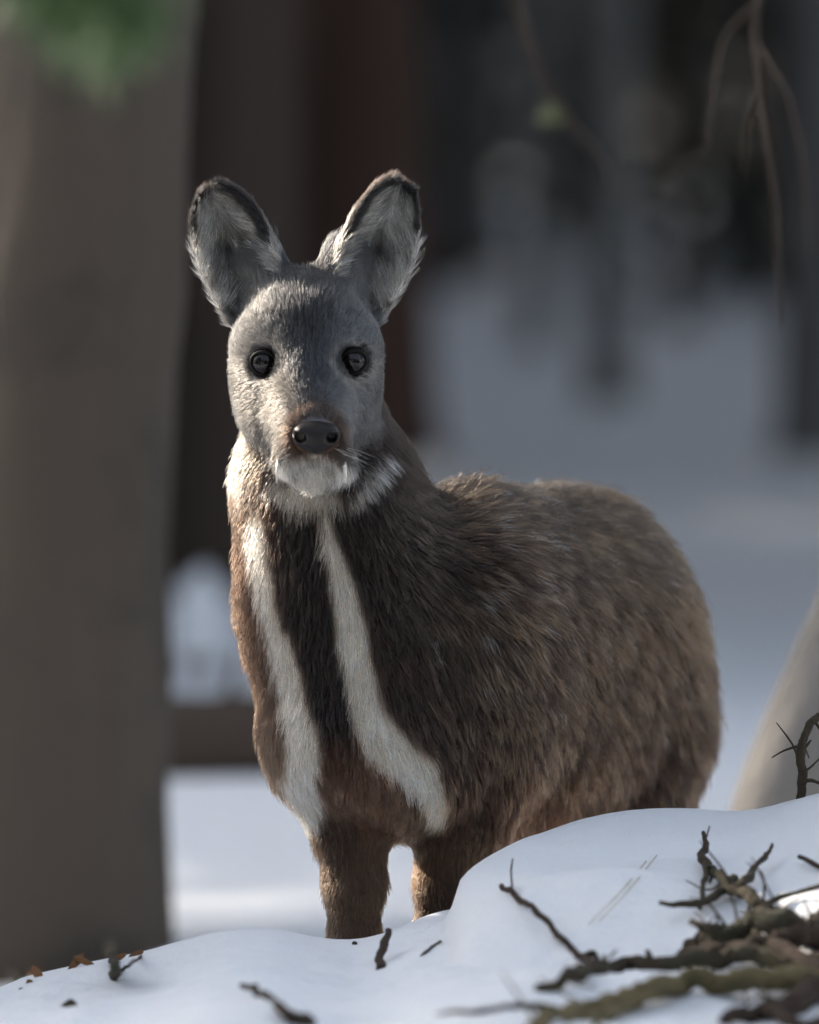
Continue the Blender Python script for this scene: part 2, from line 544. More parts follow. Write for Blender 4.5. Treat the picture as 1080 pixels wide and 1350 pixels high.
for k, bp_ in enumerate(bough):
    c = spline(bp_, 24)
    V, Fc = tube(c, np.linspace(0.006, 0.0018, 24), 6, 0.1, 3, 60)
    limb = mesh_obj('limb', V, Fc, bark_dark, sap)
    V, Fc = [], []
    for q in range(520 if k < 2 else 320):
        i = int(g.uniform(8, 23))
        d = c[min(i + 1, 23)] - c[i]
        needle_card(c[i] + g.normal(size=3) * 0.004, d / np.linalg.norm(d) * 0.5 + g.normal(size=3) * 0.6 + np.array([0, 0, -0.2]), g.uniform(0.02, 0.042), 0.0014, V, Fc, g)
    nl = mesh_obj('needles', np.array(V), Fc, green_m, limb, smooth=False)
    nl['kind'] = 'stuff'

# fallen log behind, snow on its left end, and a snowy stump
log = empty('fallen_log', (-0.35, 4.8, gz(-0.35, 4.8)))
tag(log, 'dark brown fallen log lying across the snow behind the deer', 'log')
la, lb2 = on_ground(222, 1022) + [0, 0, 0.035], on_ground(560, 1022) + [0, 0, 0.035]
V, Fc = tube(spline([la, (la + lb2) / 2 + [0, 0, 0.006], lb2], 20), np.linspace(0.054, 0.046, 20), 18, 0.12, 8, 22)
mesh_obj('trunk', V, Fc, bark_dark, log)
for px_ in (300, 420):
    pts, (V, Fc) = limb_mesh(la + (lb2 - la) * (px_ - 222) / 338 + [0, 0, 0.03], (0.2, -0.3, 0.9), 0.09, 0.010, px_)
    mesh_obj('broken_limb', V, Fc, bark_dark, log)
sp = on_ground(262, 890)
st = empty('tree_stump', sp)
tag(st, 'small broken stump capped with snow left of the dark log', 'stump')
V, Fc = tube([sp - [0, 0, .05], sp + [0, 0, .02], sp + [0.003, 0, .07], sp + [0.004, 0, .10]], [0.040, 0.026, 0.022, 0.017], 14, 0.15, 4, 40)
mesh_obj('stump_wood', V, Fc, bark_pale, st)
def dome(c, r, h, seed, nu=20, nv=8):
    V, Fc = [], []
    for i in range(nv + 1):
        th = math.pi * 0.62 * i / nv
        for j in range(nu):
            ph = 2 * math.pi * j / nu
            V.append((c[0] + r * math.sin(th) * math.cos(ph), c[1] + r * math.sin(th) * math.sin(ph), c[2] + h * math.cos(th)))
    V = np.array(V)
    V += (V - np.array(c)) * (0.25 * fbm(V, 1.2 / r, seed, 2))[:, None]
    for i in range(nv):
        for j in range(nu):
            Fc.append((i * nu + j, (i + 1) * nu + j, (i + 1) * nu + (j + 1) % nu, i * nu + (j + 1) % nu))
    return V, Fc


V, Fc = dome(sp + [0.004, 0, 0.055], 0.036, 0.085, 2)
mesh_obj('snow_cap', V, Fc, snow_m, st)

# conifers on the far slope: three kinds, copied
protos = []
kinds = [('dark bushy spruce with boughs down to the snow on the far slope', 0.25, 5.5, 1.25, bark_dark),
         ('tall bare-stemmed pine on the far slope with its crown high up', 3.4, 5.0, 1.6, bark_mid),
         ('young slender spruce growing on the far slope', 0.15, 3.2, 0.75, bark_dark)]
for k, (lab, z0, hh, rr, mt) in enumerate(kinds):
    o = empty('spruce_tree' if k != 1 else 'tall_pine_tree', (0, 0, 0))
    r0 = (0.11, 0.15, 0.06)[k]
    V, Fc = trunk_mesh((0, 0, -0.3), (0, 0, z0 + hh * 0.97), r0, r0 * 0.15, 200 + k, 14, 24)
    mesh_obj('trunk', V, Fc, mt, o)
    V, Fc = crown_mesh(z0 + (0.3 if k == 1 else 0), z0 + hh, rr, 300 + k, whorls=16, per=8, cards=(26, 22, 16)[k], size=(0.24, 0.34, 0.18)[k])
    mesh_obj('crown', V, Fc, needle_m, o, smooth=False)
    tag(o, lab, 'tree', ('bushy spruces on the far slope', 'tall pines on the far slope', 'young spruces on the far slope')[k])
    protos.append(o)


def copy_tree(o, loc, rz, s):
    c = o.copy(); scene.collection.objects.link(c)
    c.location = loc; c.rotation_euler = (0, 0, rz); c.scale = (s, s, s)
    for ch in o.children:
        d = ch.copy(); scene.collection.objects.link(d); d.parent = c
    return c


g = np.random.default_rng(21)
spots = []
# those the photograph's frame sees, kept off the open strips of snow, then the woods around
for px_, y_, k in ((645, 34, 1), (700, 42, 1), (765, 30, 1), (860, 36, 1), (905, 28, 1), (960, 45, 1), (1040, 27, 1), (1075, 38, 1), (560, 30, 1), (625, 46, 0), (740, 52, 0), (830, 47, 1), (890, 54, 0), (1010, 52, 0),
                   (1030, 21, 2), (1000, 30, 2), (969, 43, 0), (150, 24, 0), (250, 24, 1), (260, 34, 0), (405, 30, 1), (430, 40, 0), (330, 38, 0), (520, 42, 0)):
    spots.append((P(px_, 600, y_)[0], y_, k))
n_view = len(spots)
sx, sy = to_sun.x / math.hypot(to_sun.x, to_sun.y), to_sun.y / math.hypot(to_sun.x, to_sun.y)
for c_ in np.arange(4.2, 27, 1.25):                                # unseen rows of spruce added on the left to shade the far snow
    for ds in (0.6, 3.4):
        s_ = (0.54 * c_ + 2.6) / 0.84 + ds + g.uniform(-0.3, 0.3)
        spots.append((sx * s_ + sy * c_, sy * s_ - sx * c_, 0))
for s_, c_, k in ((11.0, 2.3, 1), (9.0, 2.9, 0), (10.8, 3.9, 0), (7.2, 3.9, 0)):  # unseen trees added to shade the snow behind the legs
    spots.append((sx * s_ + sy * c_, sy * s_ - sx * c_, k))
for y_ in np.arange(6.5, 36, 1.9):                                 # unseen trees added along the open strip to shut out sky light
    for sd in (-1, 1):
        x_ = sd * (1.75 + (y_ + 8) * 0.046 + g.uniform(0, 0.7))
        if 0 < x_ * sx + y_ * sy < 28 and abs(x_ * -sy + y_ * sx) < 2.9: continue
        spots.append((x_, y_, int(g.integers(0, 2))))
while len(spots) < 140:
    y_ = g.uniform(2, 48); x_ = g.uniform(-22, 18)
    if abs(x_) < 0.9 + (y_ + 8) * 0.045 + 1.0: continue              # outside the view
    along, off = x_ * sx + y_ * sy, x_ * -sy + y_ * sx
    if 0 < along < 28 and abs(off) < 2.9: continue                   # the gap the sun shines through
    if x_ > 0 and g.random() < 0.45: continue
    if min(math.hypot(x_ - a_, y_ - b_) for a_, b_, _ in spots) < 1.1: continue
    spots.append((x_, y_, int(g.integers(0, 2))))
# unseen woods behind the viewer and at the sides, added to dim frontal light
while len(spots) < 200:
    y_ = g.uniform(-26, 2); x_ = g.uniform(-20, 20)
    if y_ > -9.5 and abs(x_) < 3.6: continue
    if 0 < x_ * sx + y_ * sy < 28 and abs(x_ * -sy + y_ * sx) < 2.9: continue
    if y_ < -8 and math.hypot(x_, y_ + 8) < 3.2: continue
    if min(math.hypot(x_ - a_, y_ - b_) for a_, b_, _ in spots) < 1.2: continue
    spots.append((x_, y_, int(g.integers(0, 2))))
# unseen low spruces added to shade the bank
for s_, c_ in ((2.9, 1.1), (3.4, -1.4)):
    spots.append((sx * s_ + sy * c_, sy * s_ - sx * c_, 3))   # c_ is the offset across the sunlight
spots = [t_ for i_, t_ in enumerate(spots) if i_ < n_view or abs(t_[0]) > 1.6 + (t_[1] + 8) * 0.045 or t_[1] < -8.5]
first = {}
keep_view = spots[:n_view]
for id_, (x_, y_, k) in enumerate(spots):
    z_ = gz(x_, y_)
    s_ = g.uniform(0.95, 1.5)
    if k == 3: k, s_ = 2, 0.45
    if k not in first:
        o = protos[k]; first[k] = 1
        o.location = (x_, y_, z_); o.rotation_euler = (0, 0, g.uniform(0, 6)); o.scale = (s_, s_, s_)
    else:
        o = copy_tree(protos[k], (x_, y_, z_), g.uniform(0, 6), s_)
        if id_ >= len(keep_view):
            tag(o, ('dark bushy spruce in the unseen woods that shade the clearing', 'tall bare-stemmed pine in the unseen woods that shade the clearing', 'small unseen spruce added to shade the snow bank')[k], 'tree',
                ('bushy spruces round the clearing', 'tall pines round the clearing', 'unseen small spruces added for shade')[k])
# ------------------------------------------------------------------ the deer: one continuous body grown from a distance field
class Field:
    def __init__(self, lo, hi, h):
        self.lo = np.array(lo, float); self.h = h
        self.n = np.ceil((np.array(hi) - self.lo) / h).astype(int) + 1
        self.d = np.full(self.n, 0.5, np.float32)

    def box(self, lo, hi):
        a = np.clip(np.floor((np.array(lo) - self.lo) / self.h).astype(int), 0, self.n - 1)
        b = np.clip(np.ceil((np.array(hi) - self.lo) / self.h).astype(int) + 1, 1, self.n)
        s = tuple(slice(i, j) for i, j in zip(a, b))
        ax = [(self.lo[k] + self.h * np.arange(a[k], b[k])).astype(np.float32) for k in range(3)]
        X, Y, Z = np.meshgrid(*ax, indexing='ij')
        return s, X, Y, Z

    def union(self, s, v, k):
        cur = self.d[s]
        hh = np.clip(0.5 + 0.5 * (cur - v) / k, 0, 1)
        self.d[s] = cur * (1 - hh) + v * hh - k * hh * (1 - hh)

    def carve(self, s, v, k):
        cur = self.d[s]
        v = -v
        hh = np.clip(0.5 - 0.5 * (cur - v) / k, 0, 1)
        self.d[s] = cur * (1 - hh) + v * hh + k * hh * (1 - hh)

    def ell_val(self, c, r, rot, m):
        c = np.asarray(c, float); r = np.asarray(r, float)
        big = r.max() + m
        s, X, Y, Z = self.box(c - big, c + big)
        q = np.stack([X - c[0], Y - c[1], Z - c[2]], -1).astype(np.float32)
        if rot is not None: q = q @ np.asarray(rot, np.float32)
        k0 = np.linalg.norm(q / r, axis=-1)
        k1 = np.linalg.norm(q / (r * r), axis=-1)
        return s, k0 * (k0 - 1) / np.maximum(k1, 1e-6)

    def ell(self, c, r, rot=None, k=0.03, m=0.06, carve=False):
        s, v = self.ell_val(c, r, rot, m)
        (self.carve if carve else self.union)(s, v, k)

    def cone(self, a, b, ra, rb, k=0.02, m=0.05, carve=False):
        a = np.asarray(a, float); b = np.asarray(b, float)
        big = max(ra, rb) + m
        s, X, Y, Z = self.box(np.minimum(a, b) - big, np.maximum(a, b) + big)
        ab = b - a
        t = ((X - a[0]) * ab[0] + (Y - a[1]) * ab[1] + (Z - a[2]) * ab[2]) / (ab @ ab)
        t = np.clip(t, 0, 1)
        v = np.sqrt((X - a[0] - t * ab[0]) ** 2 + (Y - a[1] - t * ab[1]) ** 2 + (Z - a[2] - t * ab[2]) ** 2) - (ra + (rb - ra) * t)
        (self.carve if carve else self.union)(s, v.astype(np.float32), k)

    def chain(self, pts, k=0.02):
        for (a, ra), (b, rb) in zip(pts[:-1], pts[1:]):
            self.cone(a, b, ra, rb, k)

    def mesh(self):
        """Surface nets."""
        d = self.d
        n = d.shape
        s = d < 0
        core = [slice(0, -1), slice(1, None)]
        cnt = np.zeros([m - 1 for m in n], np.int8)
        for a in core:
            for b in core:
                for c in core:
                    cnt += s[a, b, c]
        act = (cnt > 0) & (cnt < 8)
        idx = np.argwhere(act)
        ids = np.full(act.shape, -1, np.int64)
        ids[act] = np.arange(len(idx))
        acc = np.zeros((len(idx), 3)); num = np.zeros(len(idx))
        corners = [(i, j, k) for i in (0, 1) for j in (0, 1) for k in (0, 1)]
        for c0 in corners:
            for ax in range(3):
                if c0[ax]: continue
                c1 = list(c0); c1[ax] = 1
                v0 = d[tuple((idx + c0).T)]; v1 = d[tuple((idx + c1).T)]
                cross = (v0 < 0) != (v1 < 0)
                t = np.where(cross, v0 / np.where(cross, v0 - v1, 1), 0)
                p = np.array(c0, float) + t[:, None] * (np.array(c1) - np.array(c0))
                acc += np.where(cross[:, None], p, 0); num += cross
        verts = self.lo + self.h * (idx + acc / num[:, None])
        quads = []
        for ax in range(3):
            u, w = (ax + 1) % 3, (ax + 2) % 3
            sl0 = [slice(1, -1)] * 3; sl1 = [slice(1, -1)] * 3
            sl0[ax] = slice(0, -1); sl1[ax] = slice(1, None)
            a, b = s[tuple(sl0)], s[tuple(sl1)]
            e = np.argwhere(a != b)
            off = np.array([1, 1, 1]); off[ax] = 0
            g = e + off
            flip = a[tuple(e.T)]
            q = []
            for du, dw in ((0, 0), (1, 0), (1, 1), (0, 1)):
                o = g.copy(); o[:, u] -= 1 - du; o[:, w] -= 1 - dw
                q.append(ids[tuple(o.T)])
            q = np.stack(q, -1)
            q = np.where(flip[:, None], q, q[:, ::-1])
            quads.append(q)
        return verts, np.concatenate(quads)


def axis_rot(fwd):
    f = np.array([fwd[0], fwd[1], 0.0]); f /= np.linalg.norm(f)
    s = np.array([f[1], -f[0], 0.0])
    return np.stack([s, f, [0, 0, 1.0]], 1)      # columns: side, forward, up


F = Field((-0.19, -0.125, -0.035), (0.29, 0.70, 0.79), 0.003)
BODY_FWD = P(780, 860, 0.36) - P(560, 860, 0.08)
BODY_FWD[2] = 0
BODY_FWD /= np.linalg.norm(BODY_FWD)
RB = axis_rot(BODY_FWD)
# trunk: withers, barrel, rump
F.ell(P(608, 854, 0.15), (0.083, 0.125, 0.124), RB, 0.03)
F.ell(P(690, 852, 0.26), (0.092, 0.17, 0.117), RB, 0.04)
F.ell(P(757, 872, 0.355), (0.089, 0.115, 0.122), RB, 0.05)
F.ell(P(705, 975, 0.25), (0.070, 0.13, 0.088), RB, 0.04)
F.ell(P(785, 960, 0.375), (0.080, 0.095, 0.105), RB, 0.04)
# near shoulder blade and upper arm
F.ell(P(640, 900, 0.10), (0.042, 0.060, 0.105), RB, 0.035)
F.ell(P(520, 905, 0.10), (0.055, 0.070, 0.110), RB, 0.03)
# neck and chest
F.chain([(P(410, 520, 0.085), 0.045), (P(426, 650, 0.082), 0.058), (P(450, 790, 0.080), 0.068), (P(472, 930, 0.075), 0.072)], 0.04)
F.cone(P(440, 560, 0.11), P(482, 720, 0.12), 0.034, 0.052, 0.025)
F.ell(P(474, 985, 0.06), (0.064, 0.062, 0.054), None, 0.03)
F.ell(P(545, 1010, 0.09), (0.055, 0.070, 0.050), None, 0.03)
# head
F.ell(P(404, 450, 0.040), (0.047, 0.054, 0.038), None, 0.02)
F.cone(P(354, 346, 0.060), P(382, 408, 0.034), 0.012, 0.021, 0.020)
F.cone(P(448, 338, 0.062), P(426, 406, 0.034), 0.0125, 0.021, 0.020)
F.ell(P(404, 420, 0.030), (0.030, 0.036, 0.022), None, 0.025)
F.ell(P(404, 520, 0.038), (0.0455, 0.050, 0.046), None, 0.02)
F.cone(P(405, 462, 0.010), P(414, 562, -0.054), 0.036, 0.0205, 0.022)
F.cone(P(406, 545, -0.002), P(413, 586, -0.050), 0.037, 0.0205, 0.022)
F.cone(P(406, 590, 0.010), P(413, 617, -0.044), 0.027, 0.0125, 0.012)
for sx in (-1, 1):
    F.ell(P(404 + sx * 55, 455, 0.026), (0.018, 0.026, 0.020), None, 0.02)     # brows
    F.ell(P(404 + sx * 52, 508, 0.030), (0.0215, 0.032, 0.036), None, 0.025)      # cheeks
    F.ell(P(413 + sx * 27, 600, -0.042), (0.011, 0.016, 0.010), None, 0.012)     # upper lips
# fore legs, hoofs sunk in the snow
legR = [(P(452, 1010, 0.07), 0.046), (P(462, 1085, 0.07), 0.0265), (P(468, 1165, 0.068), 0.0205), (P(467, 1240, 0.066), 0.0165),
        (P(468, 1320, 0.060), 0.0150), (P(468, 1440, 0.066), 0.0098), (P(469, 1505, 0.060), 0.0115), (P(470, 1545, 0.045), 0.0125)]
legL = [(P(625, 1000, 0.11), 0.050), (P(606, 1090, 0.10), 0.0320), (P(590, 1165, 0.098), 0.0215), (P(580, 1235, 0.096), 0.0170),
        (P(579, 1320, 0.090), 0.0150), (P(580, 1440, 0.096), 0.0098), (P(581, 1505, 0.090), 0.0115), (P(582, 1545, 0.075), 0.0125)]
F.chain(legR, 0.016); F.chain(legL, 0.016)


def rump(side, fwd, z):
    p = P(770, 872, 0.36) + RB[:, 0] * side + RB[:, 1] * fwd
    return np.array([p[0], p[1], z])


hoofs = [legR[-1][0], legL[-1][0]]
for sd in (-0.05, 0.05):
    q = [(rump(sd * 0.7, 0.0, 0.31), 0.062), (rump(sd * 0.9, -0.04, 0.215), 0.042), (rump(sd, 0.03, 0.165), 0.026), (rump(sd, 0.075, 0.130), 0.018),
         (rump(sd, 0.06, 0.060), 0.0115), (rump(sd, 0.05, 0.020), 0.012), (rump(sd, 0.035, -0.004), 0.0125)]
    F.chain(q, 0.018)
    hoofs.append(q[-1][0])
F.ell(rump(0, 0.135, 0.40), (0.018, 0.02, 0.02), RB, 0.02)                # stub of a tail


# ears: cupped shells
class Ear:
    def __init__(self, base, tip, face, prof, depth):
        self.B = np.array(base); self.L = np.linalg.norm(np.array(tip) - self.B)
        self.a = (np.array(tip) - self.B) / self.L
        n = np.array(face, float); n -= self.a * (n @ self.a); self.n = n / np.linalg.norm(n)
        self.s = np.cross(self.n, self.a)
        self.prof = prof; self.depth = depth

    def local(self, p):
        q = np.asarray(p) - self.B
        u, v, w = q @ self.a, q @ self.s, q @ self.n
        t = u / self.L
        tt = np.clip(t, 0, 1)
        W = np.interp(tt, [a for a, _ in self.prof], [b for _, b in self.prof])
        dep = self.depth * (1.25 - 0.75 * tt)
        x = np.clip(v / np.maximum(W, 0.004), -1.3, 1.3)
        f = dep * (x * x - 0.8) - 0.010 * tt * tt
        g = 2 * dep * x / np.maximum(W, 0.004)
        dw = (w - f) / np.sqrt(1 + g * g)
        dv = np.maximum(np.abs(v) - W, 0)
        du = np.maximum(np.maximum(u - self.L, -u), 0)
        return t, v / np.maximum(W, 0.004), dw, np.sqrt(dw * dw + dv * dv + du * du)


PROF = [(0, 0.022), (0.1, 0.0245), (0.25, 0.0265), (0.45, 0.0285), (0.62, 0.0275), (0.78, 0.0235), (0.88, 0.0190), (0.95, 0.0140), (1.0, 0.0080)]
ears = [Ear(P(344, 408, 0.052), P(276, 249, 0.066), (-0.30, -0.95, 0.12), PROF, 0.016),
        Ear(P(458, 408, 0.052), P(535, 243, 0.070), (0.52, -0.85, 0.10), PROF, 0.017)]
for e in ears:
    c = e.B + e.a * e.L * 0.5
    s, X, Y, Z = F.box(c - 0.085, c + 0.085)
    t, v, dw, dist = e.local(np.stack([X, Y, Z], -1))
    F.union(s, (dist - 0.0030).astype(np.float32), 0.006)
    F.cone(e.B - e.a * 0.014 - e.n * 0.012, e.B + e.a * 0.030 - e.n * 0.018, 0.025, 0.015, 0.018)


def surface_y(px, py, y0=-0.12, y1=0.2):
    ys = np.linspace(y0, y1, 800)
    pts = np.array([P(px, py, y) for y in ys])
    i = np.round((pts - F.lo) / F.h).astype(int)
    ok = np.all((i >= 0) & (i < F.n), 1)
    v = np.where(ok, F.d[tuple(np.clip(i, 0, F.n - 1).T)], 1)
    return ys[np.argmax(v < 0)]


# eyes: sockets carved where the photograph shows them
EYES = []
for px, py, sx in ((348.5, 479, -1), (465.5, 477, 1)):
    ys = surface_y(px, py)
    c = P(px, py, ys + 0.0045)
    EYES.append(c)
    F.ell(c + np.array([sx * 0.001, -0.006, 0]), (0.0122, 0.012, 0.0112), None, 0.005, 0.02, carve=True)
bv, bq = F.mesh()
print('deer body', len(bv), 'verts')

deer = empty('musk_deer', (P(560, 900, 0.2)[0], 0.2, 0.0))
tag(deer, 'dark brown musk deer with two white throat stripes and small tusks, standing alert in snow', 'deer')

NOSE_C = P(417, 575, -0.0800)
CHIN = P(413, 622, -0.05)


# ------------------------------------------------------------------ coat colour, fur direction, length
def gauss_blend(q, anchors, power=1.0):
    W = 0; C = 0
    for a in anchors:
        w = np.exp(-((q[:, 0] - a[0]) ** 2 + (q[:, 1] - a[1]) ** 2) / (2 * a[2] ** 2)) + 1e-12
        W = W + w
        C = C + w[:, None] * np.array(a[3])
    return C / W[:, None]


def stripe(q, pts, soft=5.0):
    """Signed coverage 0..1 of a tapering band along pts (px, py, half width)."""
    best = np.full(len(q), -99.0)
    for (x0, y0, w0), (x1, y1, w1) in zip(pts[:-1], pts[1:]):
        d = np.array([x1 - x0, y1 - y0], float)
        t = np.clip(((q[:, 0] - x0) * d[0] + (q[:, 1] - y0) * d[1]) / (d @ d), 0, 1)
        r = np.hypot(q[:, 0] - x0 - t * d[0], q[:, 1] - y0 - t * d[1])
        best = np.maximum(best, (w0 + (w1 - w0) * t) - r)
    return np.clip(0.5 + best / (2 * soft), 0, 1)


def S(r, g, b):
    return srgb(r, g, b)


COAT = [  # px, py, spread, coat colour, with sunlight painted into the left edge
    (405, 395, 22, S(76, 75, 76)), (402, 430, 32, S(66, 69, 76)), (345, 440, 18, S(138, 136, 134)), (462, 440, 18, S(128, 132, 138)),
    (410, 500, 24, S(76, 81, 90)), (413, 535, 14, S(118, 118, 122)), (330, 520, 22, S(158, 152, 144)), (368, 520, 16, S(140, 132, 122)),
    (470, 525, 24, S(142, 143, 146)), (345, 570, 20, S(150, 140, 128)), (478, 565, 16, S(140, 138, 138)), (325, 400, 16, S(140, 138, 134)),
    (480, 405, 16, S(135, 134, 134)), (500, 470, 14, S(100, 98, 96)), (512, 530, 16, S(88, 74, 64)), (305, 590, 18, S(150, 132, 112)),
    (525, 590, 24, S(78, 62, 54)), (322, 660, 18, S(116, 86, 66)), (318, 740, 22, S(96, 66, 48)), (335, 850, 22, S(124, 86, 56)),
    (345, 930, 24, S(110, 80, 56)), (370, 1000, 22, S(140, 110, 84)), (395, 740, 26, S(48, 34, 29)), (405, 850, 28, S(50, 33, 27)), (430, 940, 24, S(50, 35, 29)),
    (395, 680, 20, S(54, 43, 38)), (490, 700, 34, S(58, 44, 38)), (540, 680, 30, S(68, 56, 50)), (520, 790, 34, S(58, 42, 35)),
    (535, 880, 30, S(76, 52, 42)), (560, 940, 26, S(78, 58, 47)), (600, 840, 34, S(92, 82, 74)), (640, 880, 36, S(90, 82, 78)), (590, 920, 30, S(80, 68, 61)),
    (600, 650, 32, S(86, 80, 78)), (690, 650, 34, S(96, 92, 90)), (600, 740, 34, S(72, 59, 52)), (690, 730, 40, S(80, 68, 61)),
    (790, 690, 40, S(98, 88, 80)), (860, 730, 34, S(108, 100, 94)), (780, 790, 46, S(86, 72, 62)), (880, 820, 44, S(116, 98, 82)),
    (700, 830, 36, S(82, 68, 60)), (770, 900, 46, S(88, 72, 62)), (870, 930, 40, S(88, 71, 60)), (920, 880, 26, S(92, 78, 70)),
    (640, 990, 40, S(88, 70, 62)), (720, 960, 40, S(84, 68, 60)), (760, 1000, 36, S(96, 76, 64)), (840, 1010, 44, S(78, 58, 48)), (920, 1010, 30, S(72, 56, 47)),
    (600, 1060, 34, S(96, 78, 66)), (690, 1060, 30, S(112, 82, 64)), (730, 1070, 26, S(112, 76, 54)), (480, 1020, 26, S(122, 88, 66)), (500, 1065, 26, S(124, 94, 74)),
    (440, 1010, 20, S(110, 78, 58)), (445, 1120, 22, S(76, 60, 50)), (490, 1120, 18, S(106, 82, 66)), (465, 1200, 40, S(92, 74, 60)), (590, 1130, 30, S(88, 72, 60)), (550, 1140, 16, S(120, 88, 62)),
    (580, 1200, 30, S(56, 44, 38)), (520, 1400, 90, S(92, 74, 60)), (800, 1200, 120, S(80, 62, 50)),
]
NECK = [(500, 470, 14, S(84, 78, 74)), (512, 530, 16, S(80, 66, 58)), (300, 520, 16, S(120, 106, 92)), (495, 620, 16, S(54, 44, 39)), (470, 650, 14, S(46, 38, 34)), (400, 620, 20, S(110, 100, 92))]
STR_L = [(336, 680, 9), (341, 715, 12), (347, 760, 12), (356, 800, 13), (370, 850, 15), (385, 900, 16), (397, 950, 18), (400, 1000, 22), (392, 1030, 22), (408, 1075, 14)]
STR_R = [(428, 685, 7), (438, 720, 11), (452, 770, 15), (463, 830, 19), (474, 890, 20), (486, 940, 22), (505, 980, 27), (545, 1010, 26), (570, 1045, 17), (580, 1080, 10)]
JAW_R = [(454, 656, 5), (478, 624, 8), (504, 596, 5)]
WHITE = S(206, 202, 194)


def ear_of(p):
    """For each point: ear index (-1 none), t, x across, facing side."""
    which = np.full(len(p), -1); T = np.zeros(len(p)); X = np.zeros(len(p)); D = np.zeros(len(p))
    for i, e in enumerate(ears):
        t, x, dw, dist = e.local(p)
        m = (dist < 0.0065) & (t > 0.10)
        which[m] = i; T[m] = t[m]; X[m] = x[m]; D[m] = dw[m]
    return which, T, X, D


